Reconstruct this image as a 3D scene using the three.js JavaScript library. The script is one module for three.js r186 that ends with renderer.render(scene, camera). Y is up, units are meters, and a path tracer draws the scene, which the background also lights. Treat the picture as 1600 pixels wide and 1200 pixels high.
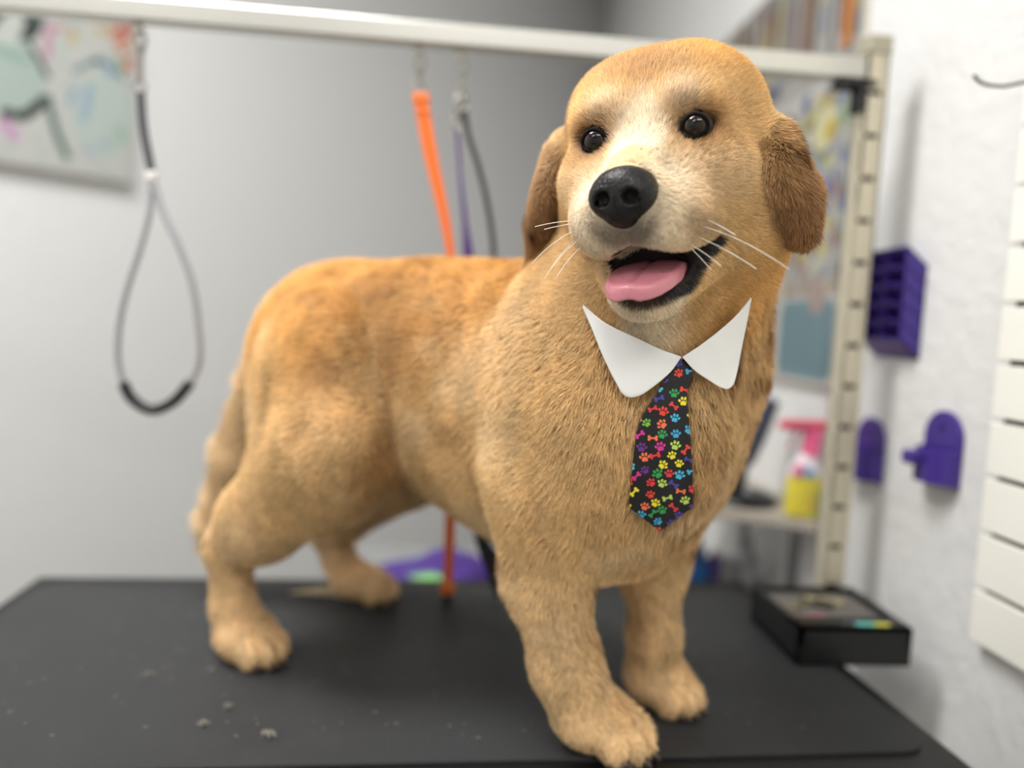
import * as THREE from 'three';
import { RoundedBoxGeometry } from 'three/addons/geometries/RoundedBoxGeometry.js';
import { mergeGeometries } from 'three/addons/utils/BufferGeometryUtils.js';
import { RectAreaLightUniformsLib } from 'three/addons/lights/RectAreaLightUniformsLib.js';

// ---------- camera, lights, exposure ----------
const scene = new THREE.Scene();
scene.background = new THREE.Color(0x000000);
const TABLE_Y = 0.8;
const camera = new THREE.PerspectiveCamera(53.13, 4 / 3, 0.05, 40);
camera.position.set(0, 1.277, 0);
camera.rotation.set(-4.6 * Math.PI / 180, -4.75 * Math.PI / 180, 0.052, 'YXZ');
camera.focus = 0.70;
camera.userData.fStop = 1.15;
const renderer = new THREE.WebGLRenderer({ antialias: true });
renderer.toneMapping = THREE.LinearToneMapping;
renderer.toneMappingExposure = 1.04;
renderer.shadowMap.enabled = true;
RectAreaLightUniformsLib.init();
const CEILING_Y = 3.2, CELL = 0.0034, FUR = 205000;
// ceiling fittings: [x, z, width (x), depth (z), intensity]
const LIGHTS = [[-0.85, -0.85, 1.2, 0.6, 31], [0.05, 1.1, 1.2, 0.6, 9], [-1.7, 0.9, 1.2, 0.6, 10]];

// ---------- helpers ----------
function rng(seed) { let s = seed >>> 0; return () => { s = (s + 0x6D2B79F5) | 0; let t = Math.imul(s ^ (s >>> 15), 1 | s); t = (t + Math.imul(t ^ (t >>> 7), 61 | t)) ^ t; return ((t ^ (t >>> 14)) >>> 0) / 4294967296; }; }
const clamp = (x, a, b) => x < a ? a : x > b ? b : x;
const smooth = (a, b, x) => { const t = clamp((x - a) / (b - a), 0, 1); return t * t * (3 - 2 * t); };
const lerp = (a, b, t) => a + (b - a) * t;
const V = (x, y, z) => new THREE.Vector3(x, y, z);
function hash3(x, y, z) { let h = Math.imul(x, 374761393) ^ Math.imul(y, 668265263) ^ Math.imul(z, 1274126177); h = Math.imul(h ^ (h >>> 13), 1274126177); return ((h ^ (h >>> 16)) >>> 0) / 4294967296; }
function noise3(x, y, z) {
  const i = Math.floor(x), j = Math.floor(y), k = Math.floor(z), u = x - i, v = y - j, w = z - k;
  const a = u * u * (3 - 2 * u), b = v * v * (3 - 2 * v), c = w * w * (3 - 2 * w);
  const L = (p, q, t) => p + (q - p) * t;
  return L(L(L(hash3(i, j, k), hash3(i + 1, j, k), a), L(hash3(i, j + 1, k), hash3(i + 1, j + 1, k), a), b),
    L(L(hash3(i, j, k + 1), hash3(i + 1, j, k + 1), a), L(hash3(i, j + 1, k + 1), hash3(i + 1, j + 1, k + 1), a), b), c);
}
const lin = (hex) => { const c = new THREE.Color(hex); return [c.r, c.g, c.b]; };
const mix3 = (a, b, t) => [lerp(a[0], b[0], t), lerp(a[1], b[1], t), lerp(a[2], b[2], t)];
const taken = {};
function numbered(name) { const n = taken[name] = (taken[name] ?? -1) + 1; return n ? name + '_' + String(n).padStart(3, '0') : name; }
function shadows(o) { o.traverse((m) => { if (m.isMesh) { m.castShadow = true; m.receiveShadow = true; } }); return o; }
function thing(name, label, category, pos = [0, 0, 0], turn = 0, group) {
  const o = new THREE.Group(); o.name = numbered(name); o.position.set(...pos); o.rotation.y = turn;
  o.userData = { label, category }; if (group) o.userData.group = group; scene.add(o); return o;
}
function part(name, geometry, material, parent, label) {
  const m = new THREE.Mesh(Array.isArray(geometry) ? merge(geometry) : geometry, material); m.name = name; parent.add(m);
  m.castShadow = m.receiveShadow = true; if (label) m.userData.label = label; return m;
}
function struct(name, geometry, material) {
  const m = new THREE.Mesh(Array.isArray(geometry) ? merge(geometry) : geometry, material); m.name = name; m.userData.kind = 'structure';
  m.castShadow = m.receiveShadow = true; scene.add(m); return m;
}
function merge(list) {
  return mergeGeometries(list.map((g) => { g = g.index ? g.toNonIndexed() : g.clone(); for (const k of Object.keys(g.attributes)) if (!['position', 'normal', 'uv'].includes(k)) g.deleteAttribute(k); return g; }));
}
const box = (w, h, d, x = 0, y = 0, z = 0, r = 0) => (r ? new RoundedBoxGeometry(w, h, d, 3, r) : new THREE.BoxGeometry(w, h, d)).translate(x, y, z);
const cyl = (r1, r2, h, x = 0, y = 0, z = 0, n = 24) => new THREE.CylinderGeometry(r1, r2, h, n).translate(x, y, z);
const tube = (pts, r, n = 40, m = 8, closed = false) => new THREE.TubeGeometry(new THREE.CatmullRomCurve3(pts.map((p) => V(...p)), closed), n, r, m, closed);
const std = (color, roughness = 0.6, extra = {}) => new THREE.MeshStandardMaterial({ color, roughness, ...extra });
const phys = (color, roughness = 0.6, extra = {}) => new THREE.MeshPhysicalMaterial({ color, roughness, ...extra });
function canvasTex(w, h, draw) {
  const c = document.createElement('canvas'); c.width = w; c.height = h; const g = c.getContext('2d'); draw(g, w, h);
  const t = new THREE.CanvasTexture(c); t.colorSpace = THREE.SRGBColorSpace; t.magFilter = THREE.LinearFilter; return t;
}
function dataTex(n, f, repeat = 1) {
  const d = new Uint8Array(n * n * 4);
  for (let j = 0; j < n; j++) for (let i = 0; i < n; i++) { const v = clamp(f(i / n, j / n), 0, 1) * 255; d.set([v, v, v, 255], (j * n + i) * 4); }
  const t = new THREE.DataTexture(d, n, n); t.wrapS = t.wrapT = THREE.RepeatWrapping; t.magFilter = THREE.LinearFilter; t.repeat.set(repeat, repeat); t.needsUpdate = true; return t;
}
// noise that wraps after one unit, p cells across
function tileNoise(u, v, p, s) {
  const x = u * p, y = v * p, i = Math.floor(x), j = Math.floor(y), a = x - i, b = y - j, m = (k) => ((k % p) + p) % p;
  const A = a * a * (3 - 2 * a), B = b * b * (3 - 2 * b);
  return lerp(lerp(hash3(m(i), m(j), s), hash3(m(i + 1), m(j), s), A), lerp(hash3(m(i), m(j + 1), s), hash3(m(i + 1), m(j + 1), s), A), B);
}
function planarUV(g, ax, ay, s = 1) { const p = g.attributes.position, uv = new Float32Array(p.count * 2); for (let i = 0; i < p.count; i++) { uv[i * 2] = p.getComponent(i, ax) * s; uv[i * 2 + 1] = p.getComponent(i, ay) * s; } g.setAttribute('uv', new THREE.BufferAttribute(uv, 2)); return g; }

// ---------- the room ----------
const WX = 0.76, CORNER_Z = -4.29;
const knock = dataTex(512, (u, v) => { const n = 0.5 * tileNoise(u, v, 40, 1) + 0.3 * tileNoise(u, v, 90, 2) + 0.2 * tileNoise(u, v, 200, 3); return smooth(0.42, 0.62, n) * 0.8 + 0.2 * n; });
const wallTint = dataTex(256, (u, v) => 0.93 + 0.07 * (0.6 * tileNoise(u, v, 5, 7) + 0.4 * tileNoise(u, v, 17, 8)));
const matWallR = std(new THREE.Color(0.72, 0.72, 0.71), 0.7, { bumpMap: knock, bumpScale: 0.0009 });
const matWallB = std(new THREE.Color(0.66, 0.66, 0.655), 0.75, { bumpMap: knock, bumpScale: 0.0006 });
const matCeil = std(new THREE.Color(0.8, 0.8, 0.79), 0.9);
const matFloor = std(0x8a8781, 0.5, { bumpMap: wallTint, bumpScale: 0.001 });
const LWX = -2.6, FZ = 2.6, BEND_Z = CORNER_Z + (WX - LWX);
struct('floor', planarUV(box(3.9, 0.1, 7.4, -0.92, -0.05, -0.85), 0, 2), matFloor);
struct('ceiling', box(3.9, 0.1, 7.4, -0.92, CEILING_Y + 0.05, -0.85), matCeil);
struct('wall_right', planarUV(box(0.12, CEILING_Y, FZ - CORNER_Z + 0.3, WX + 0.06, CEILING_Y / 2, (FZ + CORNER_Z) / 2 - 0.1), 2, 1), matWallR);
struct('wall_left', planarUV(box(0.12, CEILING_Y, FZ - BEND_Z + 0.2, LWX - 0.06, CEILING_Y / 2, (FZ + BEND_Z) / 2), 2, 1), matWallB);
struct('wall_front', planarUV(box(WX - LWX + 0.24, CEILING_Y, 0.12, (WX + LWX) / 2, CEILING_Y / 2, FZ + 0.06), 0, 1), matWallB);
{ // the back wall runs at 45 degrees to the table
  const len = (WX - LWX) * Math.SQRT2 + 0.2;
  const w = struct('wall_back', planarUV(box(len, CEILING_Y, 0.12, 0, CEILING_Y / 2, -0.06), 0, 1), matWallB);
  w.position.set((WX + LWX) / 2, 0, (CORNER_Z + BEND_Z) / 2); w.rotation.y = Math.PI / 4;
}
{ // ceiling light fittings
  const frame = std(0xe8e8e4, 0.5), glow = new THREE.MeshStandardMaterial({ color: 0xffffff, roughness: 0.6, emissive: 0xfbfaf8, emissiveIntensity: 2.2 });
  LIGHTS.forEach(([x, z, w, d, power], i) => {
    const t = thing('ceiling_light', ['recessed white ceiling light panel above the grooming table', 'recessed white ceiling light panel behind the camera near the slatted wall', 'recessed white ceiling light panel behind the camera towards the left wall'][i], 'ceiling light', [x, CEILING_Y - 0.03, z]);
    part('frame', [box(w + 0.06, 0.03, 0.03, 0, 0.015, d / 2 + 0.015), box(w + 0.06, 0.03, 0.03, 0, 0.015, -d / 2 - 0.015), box(0.03, 0.03, d, w / 2 + 0.015, 0.015, 0), box(0.03, 0.03, d, -w / 2 - 0.015, 0.015, 0)], frame, t);
    part('diffuser', box(w, 0.012, d, 0, 0.02, 0), glow, t);
    const l = new THREE.RectAreaLight(0xfbfaf8, power, w, d); l.position.set(x, CEILING_Y - 0.032, z); l.rotation.x = -Math.PI / 2; l.name = 'ceiling_lamp'; scene.add(l);
  });
}
{ // slatted display wall on the right wall: each slat is a piece
  const m = std(0xf0efe6, 0.35), back = std(0x2a1d18, 0.8);
  const t = thing('slat_wall', 'cream slatted display panel with dark grooves mounted on the right wall', 'slat wall', [WX, 0.868, 0]);
  const pitch = 0.0778, z0 = -0.985, z1 = 0.9, n = 17;
  part('backing', box(0.008, n * pitch, z1 - z0 - 0.016, -0.004, n * pitch / 2, (z0 + z1) / 2), back, t);
  const sg = new RoundedBoxGeometry(0.014, pitch - 0.0075, z1 - z0, 2, 0.0015);
  for (let i = 0; i < n; i++) part('slat', sg, m, t).position.set(-0.0145, (i + 0.5) * pitch, (z0 + z1) / 2);
  const h = thing('wall_hook', 'thin dark wire hook sticking out from the slatted wall', 'hook', [WX - 0.018, 1.612, -0.965]);
  part('wire', tube([[-0.002, 0.0, 0.02], [-0.02, 0.004, 0.015], [-0.055, -0.002, 0.005], [-0.08, 0.003, 0], [-0.088, 0.012, -0.002]], 0.0022, 30, 8), std(0x45423f, 0.35, { metalness: 0.7 }), h);
  part('clip', box(0.006, 0.03, 0.02, 0.0, 0.008, 0.02, 0.002), std(0x45423f, 0.35, { metalness: 0.7 }), h);
}
// ---------- the grooming table and its arm ----------
const blackEdge = std(0x0c0c0c, 0.45);
const ribs = dataTex(256, (u, v) => { const a = Math.abs(Math.sin(v * Math.PI * 32)), b = Math.abs(Math.sin(u * Math.PI * 32)); return 0.75 * Math.pow(a, 1.5) + 0.25 * b; });
const smudge = canvasTex(1024, 512, (g, w, h) => {
  g.fillStyle = '#232426'; g.fillRect(0, 0, w, h); const r = rng(31);
  for (let i = 0; i < 260; i++) { const x = r() * w, y = r() * h, s = 6 + r() * 50, q = g.createRadialGradient(x, y, 0, x, y, s); const k = r() < 0.6 ? '70,70,70' : '14,14,15'; q.addColorStop(0, `rgba(${k},${0.05 + r() * 0.1})`); q.addColorStop(1, `rgba(${k},0)`); g.fillStyle = q; g.fillRect(x - s, y - s, 2 * s, 2 * s); }
  for (let i = 0; i < 500; i++) { g.fillStyle = `rgba(150,148,140,${0.05 + r() * 0.2})`; g.beginPath(); g.ellipse(r() * w, r() * h, 0.6 + r() * 1.8, 0.5 + r(), r() * 3, 0, 7); g.fill(); }
});
{
  const t = thing('grooming_table', 'low black grooming table under the dog with a ribbed rubber mat', 'table', [-0.035, 0, -1.07], 0.05);
  part('table_top', box(1.29, 0.03, 0.66, 0, TABLE_Y - 0.022, 0, 0.006), blackEdge, t);
  const s = new THREE.Shape(), W = 0.615, D = 0.275, r = 0.035;
  s.moveTo(-W + r, -D); s.lineTo(W - r, -D); s.absarc(W - r, -D + r, r, -Math.PI / 2, 0); s.lineTo(W, D - r); s.absarc(W - r, D - r, r, 0, Math.PI / 2); s.lineTo(-W + r, D); s.absarc(-W + r, D - r, r, Math.PI / 2, Math.PI); s.lineTo(-W, -D + r); s.absarc(-W + r, -D + r, r, Math.PI, Math.PI * 1.5);
  const g = new THREE.ExtrudeGeometry(s, { depth: 0.004, bevelEnabled: true, bevelSize: 0.002, bevelThickness: 0.0015, bevelSegments: 2, curveSegments: 10 }).rotateX(-Math.PI / 2).translate(0, TABLE_Y - 0.0075, -0.005);
  const p = g.attributes.position, uv = g.attributes.uv; for (let i = 0; i < p.count; i++) uv.setXY(i, (p.getX(i) + W) / (2 * W), (p.getZ(i) + D) / (2 * D));
  ribs.repeat.set(2 * W / 0.11, 2 * D / 0.11);
  part('rubber_mat', g, std(0xffffff, 0.5, { map: smudge, bumpMap: ribs, bumpScale: 0.002 }), t);
  part('apron', [box(1.2, 0.05, 0.02, 0, TABLE_Y - 0.062, 0.28), box(1.2, 0.05, 0.02, 0, TABLE_Y - 0.062, -0.28), box(0.02, 0.05, 0.54, 0.59, TABLE_Y - 0.062, 0), box(0.02, 0.05, 0.54, -0.59, TABLE_Y - 0.062, 0)], std(0x2a2a2c, 0.4, { metalness: 0.6 }), t);
  for (const [x, z] of [[-0.55, 0.25], [0.55, 0.25], [-0.55, -0.25], [0.55, -0.25]]) part('leg', cyl(0.016, 0.016, TABLE_Y - 0.085, x, (TABLE_Y - 0.085) / 2, z), std(0x77787a, 0.3, { metalness: 0.9 }), t);
}
{
  const ARM_Z = -1.25, steel = std(0xcbc9c2, 0.3, { metalness: 0.9 }), beige = std(0xcdc4ae, 0.42, { metalness: 0.35 }), dark = std(0x101010, 0.5), inside = std(0x1c1814, 0.8);
  const t = thing('grooming_stand', 'steel overhead grooming stand with a notched post clamped to the table end', 'grooming stand', [0.671, TABLE_Y, ARM_Z]);
  // notched right post: walls with a slotted front
  const b = 0.018, H = 0.955, y0 = 0.0, list = [box(0.003, H, 0.036, -b + 0.0015, y0 + H / 2, 0), box(0.003, H, 0.036, b - 0.0015, y0 + H / 2, 0), box(0.036, H, 0.003, 0, y0 + H / 2, -b + 0.0015)];
  const post = part('post', list, beige, t);
  const front = [box(0.009, H, 0.003, b - 0.0045, y0 + H / 2, b - 0.0015)];
  let y = y0; for (let k = 0; k < 14; k++) { const e = Math.min(y0 + H, y0 + 0.052 + k * 0.0685); if (e > y) front.push(box(0.0262, e - y, 0.003, -b + 0.0131, (e + y) / 2, b - 0.0015)); y = e + 0.0085; }
  part('notched_face', front, beige, post);
  part('inner_core', box(0.026, H - 0.01, 0.02, 0, y0 + H / 2, -0.002), inside, post);
  part('post_cap', box(0.042, 0.03, 0.042, 0, y0 + H + 0.0, 0, 0.004), std(0xa9a491, 0.45, { metalness: 0.3 }), t);
  part('overhead_bar', [box(1.46, 0.034, 0.03, -0.745, 0.917, 0, 0.004)], steel, t);
  part('bar_sleeve', box(0.2, 0.037, 0.033, -1.475, 0.917, 0, 0.004), steel, t);
  part('post', box(0.034, 1.0, 0.034, -1.47, 0.42, 0, 0.003), beige, t);
  part('corner_bracket', [box(0.06, 0.012, 0.04, -0.03, 0.893, 0, 0.003), box(0.012, 0.05, 0.04, -0.02, 0.875, 0, 0.003)], dark, t);
  for (const x of [0, -1.47]) part('clamp', [box(0.05, 0.03, 0.05, x, 0.012, 0, 0.004), box(0.05, 0.012, 0.05, x, -0.05, 0, 0.003), box(0.012, 0.08, 0.05, x + Math.sign(x + 0.5) * 0.02, -0.02, 0, 0.003), box(0.14, 0.012, 0.05, x - Math.sign(x + 0.5) * 0.08, -0.05, 0, 0.003)], dark, t);
  for (const x of [-1.165, -0.742, -0.675]) part('eye_bolt', [new THREE.TorusGeometry(0.008, 0.002, 8, 20).translate(x, 0.89, 0), cyl(0.002, 0.002, 0.008, x, 0.899, 0, 8)], std(0xb8b5aa, 0.3, { metalness: 0.9 }), t);
}
{ // black tool tray at the right end of the table
  const t = thing('tool_tray', 'black tray box with a teal and yellow sticker on the table corner', 'tray', [0.612, TABLE_Y, -1.135]);
  const m = std(0x0b0c0e, 0.42), h = 0.058, w = 0.172, d = 0.176;
  part('box', [box(w, 0.006, d, 0, 0.003, 0), box(0.007, h, d, -w / 2 + 0.0035, h / 2, 0), box(0.007, h, d, w / 2 - 0.0035, h / 2, 0), box(w, h, 0.007, 0, h / 2, d / 2 - 0.0035), box(w, h, 0.007, 0, h / 2, -d / 2 + 0.0035), box(w, 0.006, 0.042, 0, h - 0.003, d / 2 - 0.021)], m, t);
  part('liner', box(w - 0.016, 0.004, d - 0.05, 0, h - 0.012, -0.018), std(0x5d5a55, 0.7), t);
  const st = part('sticker', box(0.074, 0.0008, 0.012, 0.022, h + 0.0005, d / 2 - 0.0125), new THREE.MeshStandardMaterial({ roughness: 0.4, map: canvasTex(256, 64, (g) => {
    g.fillStyle = '#0b0c0e'; g.fillRect(0, 0, 256, 64); g.fillStyle = '#6cc9bd'; g.beginPath(); g.roundRect(60, 6, 120, 52, 24); g.fill(); g.fillRect(110, 6, 60, 52); g.fillStyle = '#d0ce45'; g.beginPath(); g.roundRect(165, 6, 88, 52, 24); g.fill(); g.fillRect(165, 6, 30, 52); g.fillStyle = '#777c7c'; g.beginPath(); g.arc(28, 32, 17, 0, 7); g.fill(); g.fillStyle = '#0b0c0e'; g.beginPath(); g.arc(28, 32, 8, 0, 7); g.fill(); }) }), t, 'teal and yellow rounded sticker');
  const Y = TABLE_Y + h - 0.01;
  const sh = thing('shears', 'black handled grooming shears lying in the black tray', 'shears', [0.585, Y, -1.155], 0.5);
  for (const s of [-1, 1]) {
    part('handle', new THREE.TorusGeometry(0.012, 0.003, 8, 24).scale(1.3, 1, 1).rotateX(Math.PI / 2).translate(0.03, 0.0035, s * 0.012), dark2(), sh);
    part('blade', box(0.06, 0.002, 0.007, -0.012, 0.0035 + s * 0.001, 0, 0.0008).rotateY(s * 0.12), std(0xaaa79a, 0.25, { metalness: 0.9 }), sh);
  }
  const c = thing('comb', 'tan comb lying in the tray below the post', 'comb', [0.625, Y, -1.18], -0.35);
  const teeth = []; for (let i = 0; i < 18; i++) teeth.push(box(0.0012, 0.003, 0.016, -0.03 + i * 0.0035, 0.0022, 0.012));
  part('spine', box(0.068, 0.005, 0.012, 0, 0.0032, 0, 0.0015), std(0x9a9070, 0.5), c); part('teeth', teeth, std(0x9a9070, 0.5), c);
  const f = thing('nail_file', 'small pink nail file lying in the front of the tray', 'nail file', [0.567, Y, -1.105], 0.15);
  part('file', box(0.034, 0.003, 0.012, 0, 0.002, 0, 0.001), std(0xa2666c, 0.6), f); part('grip', box(0.014, 0.005, 0.013, 0.022, 0.003, 0, 0.0015), std(0x8a5a60, 0.5), f);
}
function dark2() { return std(0x111111, 0.4); }
{ // what hangs from the overhead bar
  const Z = -1.25, clipMat = std(0x9d9b95, 0.3, { metalness: 0.85 });
  const snap = (x, y, len, parent, name = 'snap_hook') => part(name, [new THREE.TorusGeometry(0.0095, 0.0032, 8, 20).scale(0.8, 1.25, 1).translate(x, y - 0.01, 0), cyl(0.0048, 0.0048, len - 0.03, x, y - 0.02 - (len - 0.03) / 2, 0, 10), cyl(0.0075, 0.006, 0.01, x, y - 0.024, 0, 12), new THREE.TorusGeometry(0.009, 0.002, 8, 20).translate(x, y - len, 0)], clipMat, parent);
  { // grey noose
    const t = thing('grooming_loop', 'grey cord grooming loop with a black sleeve hanging far left', 'grooming loop', [-0.49, 1.685, Z]);
    snap(0, 0, 0.08, t);
    part('strap', tube([[0.001, -0.088, 0], [0.006, -0.14, 0.001], [0.018, -0.203, 0]], 0.0068, 20, 8), std(0x4a4a50, 0.6), t, 'dark grey doubled strap');
    part('slide', [box(0.016, 0.016, 0.012, 0.019, -0.212, 0, 0.004)], std(0xe6e4df, 0.35), t, 'pale slide stop');
    const L = [[0.017, -0.219, 0], [0.017, -0.265, 0.002], [0.004, -0.325, 0.004], [-0.014, -0.386, 0.004], [-0.026, -0.445, 0.003], [-0.0275, -0.497, 0.002], [-0.02, -0.535, 0.001]];
    const M = [[-0.02, -0.535, 0.001], [-0.006, -0.560, 0], [0.024, -0.576, 0], [0.055, -0.563, 0], [0.083, -0.53, 0.001]];
    const Rr = [[0.083, -0.53, 0.001], [0.096, -0.496, 0.002], [0.093, -0.43, 0.003], [0.083, -0.37, 0.004], [0.06, -0.31, 0.004], [0.036, -0.262, 0.002], [0.021, -0.219, 0]];
    part('cord', [tube(L, 0.0054, 50), tube(Rr, 0.0054, 50)], std(0x9c9ca0, 0.55), t, 'grey cord');
    part('sleeve', [tube(M, 0.0085, 40, 10)], std(0x1d1e20, 0.5), t, 'black rubber sleeve');
  }
  const ribbon = (pts, widths, thick, normal = [0, 0, 1]) => { // flat strap through points, its width given at each
    const c = new THREE.CatmullRomCurve3(pts.map((p) => V(...p))), n = 48, pos = [], idx = [];
    for (let i = 0; i <= n; i++) {
      const s = i / n, p = c.getPoint(s), d = c.getTangent(s), k = s * (widths.length - 1), a = Math.floor(k), w = lerp(widths[a], widths[Math.min(a + 1, widths.length - 1)], k - a);
      const N = V(...normal), side = N.clone().cross(d).normalize(); N.copy(d).cross(side).normalize();
      for (const [u, v] of [[-1, -1], [1, -1], [1, 1], [-1, 1]]) { const q = p.clone().addScaledVector(side, u * w / 2).addScaledVector(N, v * thick / 2); pos.push(q.x, q.y, q.z); }
      if (i) for (let k2 = 0; k2 < 4; k2++) { const A = (i - 1) * 4 + k2, B = (i - 1) * 4 + (k2 + 1) % 4; idx.push(A, B, B + 4, A, B + 4, A + 4); }
    }
    idx.push(0, 2, 1, 0, 3, 2); const e = n * 4; idx.push(e, e + 1, e + 2, e, e + 2, e + 3);
    let g = new THREE.BufferGeometry(); g.setAttribute('position', new THREE.Float32BufferAttribute(pos, 3)); g.setIndex(idx); g = g.toNonIndexed(); g.computeVertexNormals(); g.setAttribute('uv', new THREE.BufferAttribute(new Float32Array(g.attributes.position.count * 2), 2)); return g;
  };
  { // orange strap
    const t = thing('grooming_strap', 'orange flat strap hanging behind the dog with a black tip', 'strap', [-0.067, 1.685, Z]), o = std(0xf0701e, 0.5);
    snap(0, 0, 0.05, t);
    part('webbing', ribbon([[0.002, -0.06, 0], [0.02, -0.14, 0], [0.062, -0.31, 0.001], [0.074, -0.5, 0.001], [0.08, -0.74, 0], [0.081, -0.86, 0]], [0.022, 0.021, 0.012, 0.013, 0.017, 0.016], 0.003), o, t);
    part('keeper', [box(0.026, 0.016, 0.008, 0.004, -0.064, 0, 0.003), box(0.024, 0.006, 0.007, 0.008, -0.084, 0, 0.002)], std(0xf47a2c, 0.45), t);
    part('slide', [new THREE.SphereGeometry(0.0135, 20, 14).scale(1, 1, 0.8).translate(0.081, -0.855, 0)], std(0xe0762c, 0.5), t, 'orange slide bead');
    part('tip', cyl(0.0065, 0.009, 0.02, 0.081, -0.8735, 0, 14), std(0x0d0d0d, 0.5), t, 'black tip');
  }
  { // purple webbing and black cord hang together on the next hook
    const t = thing('grooming_strap', 'purple webbing strap hanging between the orange strap and the black cord', 'strap', [0.0, 1.685, Z]);
    snap(0, 0, 0.058, t);
    snap(-0.003, -0.062, 0.04, t, 'swivel_clip');
    part('webbing', ribbon([[-0.004, -0.108, 0], [0.004, -0.18, 0.001], [0.016, -0.26, 0.002], [0.024, -0.32, 0.002], [0.03, -0.45, 0.0], [0.034, -0.56, 0]], [0.006, 0.0055, 0.009, 0.019, 0.02, 0.02], 0.003), std(0x4b2d72, 0.6), t);
    const k = thing('grooming_loop', 'black cord loop hanging to the right of the purple strap', 'grooming loop', [0.006, 1.617, Z + 0.004]);
    part('ring', new THREE.TorusGeometry(0.008, 0.002, 8, 20).scale(0.8, 1.3, 1), clipMat, k);
    part('cord', tube([[0, -0.012, 0], [0.008, -0.05, 0], [0.023, -0.088, 0], [0.042, -0.15, 0], [0.055, -0.215, 0], [0.06, -0.28, 0.0], [0.062, -0.42, 0], [0.06, -0.56, 0], [0.054, -0.66, 0], [0.062, -0.72, 0.0]], 0.0046, 80, 10), std(0x2d2e30, 0.5), k);
    part('sleeve', [ribbon([[0.047, -0.64, 0], [0.06, -0.70, 0.002], [0.085, -0.745, 0.003], [0.105, -0.79, 0.0]], [0.012, 0.02, 0.034, 0.036], 0.012)], std(0x151517, 0.5), k, 'wide black rubber end');
  }
}
// ---------- things on the right wall ----------
const purple = phys(0x3d2683, 0.42, { clearcoat: 0.15, clearcoatRoughness: 0.4 });
{ // slanted organiser: every pocket slopes down to the wall
  const t = thing('wall_organizer', 'dark purple wall organizer with two columns of slanted pockets', 'organizer', [WX, 1.25, -1.255]);
  const P = 0.036, rise = 0.03, H = 0.152, W = 0.128;
  const slab = (y, th, z0, z1, x0 = -P, x1 = 0) => { // a sloped plate: lower at the wall
    const s = new THREE.Shape(), yy = (x) => y + rise * (-x / P); s.moveTo(x0, yy(x0)); s.lineTo(x1, yy(x1)); s.lineTo(x1, yy(x1) + th); s.lineTo(x0, yy(x0) + th); s.closePath();
    return new THREE.ExtrudeGeometry(s, { depth: z1 - z0, bevelEnabled: false }).translate(0, 0, z0);
  };
  part('back_plate', box(0.003, H, W, -0.0015, H / 2 + 0.001, 0), purple, t);
  for (const z of [-W / 2, W / 2 - 0.003]) part('side_panel', slab(0, H, z, z + 0.003), purple, t);
  part('divider', slab(0, H, -0.0012, 0.0012, -P + 0.001), purple, t);
  for (let k = 0; k < 6; k++) part('shelf', slab(k * (H - 0.003) / 5, 0.003, -W / 2, W / 2), purple, t);
  const tip = std(0x8d8468, 0.4), stl = std(0x2b2b30, 0.35, { metalness: 0.6 });
  const row = ['lowest', 'second lowest', 'middle', 'second highest', 'top'];
  for (const [k, z, m] of [[0, 0.03, tip], [1, 0.03, stl], [2, 0.025, tip], [3, 0.035, tip], [4, 0.03, tip], [4, -0.03, stl], [3, -0.03, stl], [1, -0.03, stl]]) {
    const y = k * (H - 0.003) / 5 + 0.018;
    const g = thing('clipper_attachment', `small ${m === tip ? 'tan' : 'dark metal'} clipper attachment in the ${row[k]} ${z > 0 ? 'near' : 'far'} pocket of the purple organizer`, 'clipper attachment', [WX - 0.02, 1.25 + y, -1.255 + z], 0, 'clipper attachments in the purple organizer');
    part('cutter', box(0.018, 0.007, 0.036, 0, 0.004, 0, 0.001).rotateZ(-0.69), m, g);
  }
}
function clipperHolder(label, y, z, arm) {
  const t = thing('clipper_holder', label, 'clipper holder', [WX, y, z], 0, 'purple clipper holders on the right wall');
  const s = new THREE.Shape(); s.moveTo(-0.042, 0); s.lineTo(0.042, 0); s.lineTo(0.042, 0.068); s.absarc(0, 0.068, 0.042, 0, Math.PI); s.closePath();
  part('back_plate', new THREE.ExtrudeGeometry(s, { depth: 0.006, bevelEnabled: true, bevelSize: 0.001, bevelThickness: 0.001, bevelSegments: 2, curveSegments: 24 }).rotateY(-Math.PI / 2).translate(-0.001, 0, 0), purple, t);
  const c = new THREE.Shape(); c.absarc(0, 0, 0.042, 0, Math.PI); c.lineTo(-0.036, 0); c.absarc(0, 0, 0.036, Math.PI, 0, true); c.closePath();
  part('cup', new THREE.ExtrudeGeometry(c, { depth: 0.05, bevelEnabled: true, bevelSize: 0.0008, bevelThickness: 0.0008, bevelSegments: 2, curveSegments: 32 }).rotateX(-Math.PI / 2).rotateY(Math.PI / 2).scale(0.75, 1, 1).translate(-0.006, 0.002, 0), purple, t);
  const hub = new THREE.CylinderGeometry(0.03, 0.034, 0.02, 24, 1, false, 0, Math.PI).rotateY(Math.PI).scale(0.75, 1, 1).translate(-0.006, 0.012, 0);
  part('cup_floor', hub, purple, t);
  part('screw', cyl(0.005, 0.005, 0.003, 0, 0, 0, 14).rotateZ(Math.PI / 2).translate(-0.0085, 0.085, 0), std(0x2e2452, 0.4), t);
  if (arm) part('arm', box(0.032, 0.021, 0.024, -0.044, 0.038, -0.005, 0.004), purple, t);
}
clipperHolder('small purple clipper holder right beside the steel post', 1.03, -1.305, false);
clipperHolder('purple clipper holder with a flat arm sticking out to the left', 1.066, -1.105, true);
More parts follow.
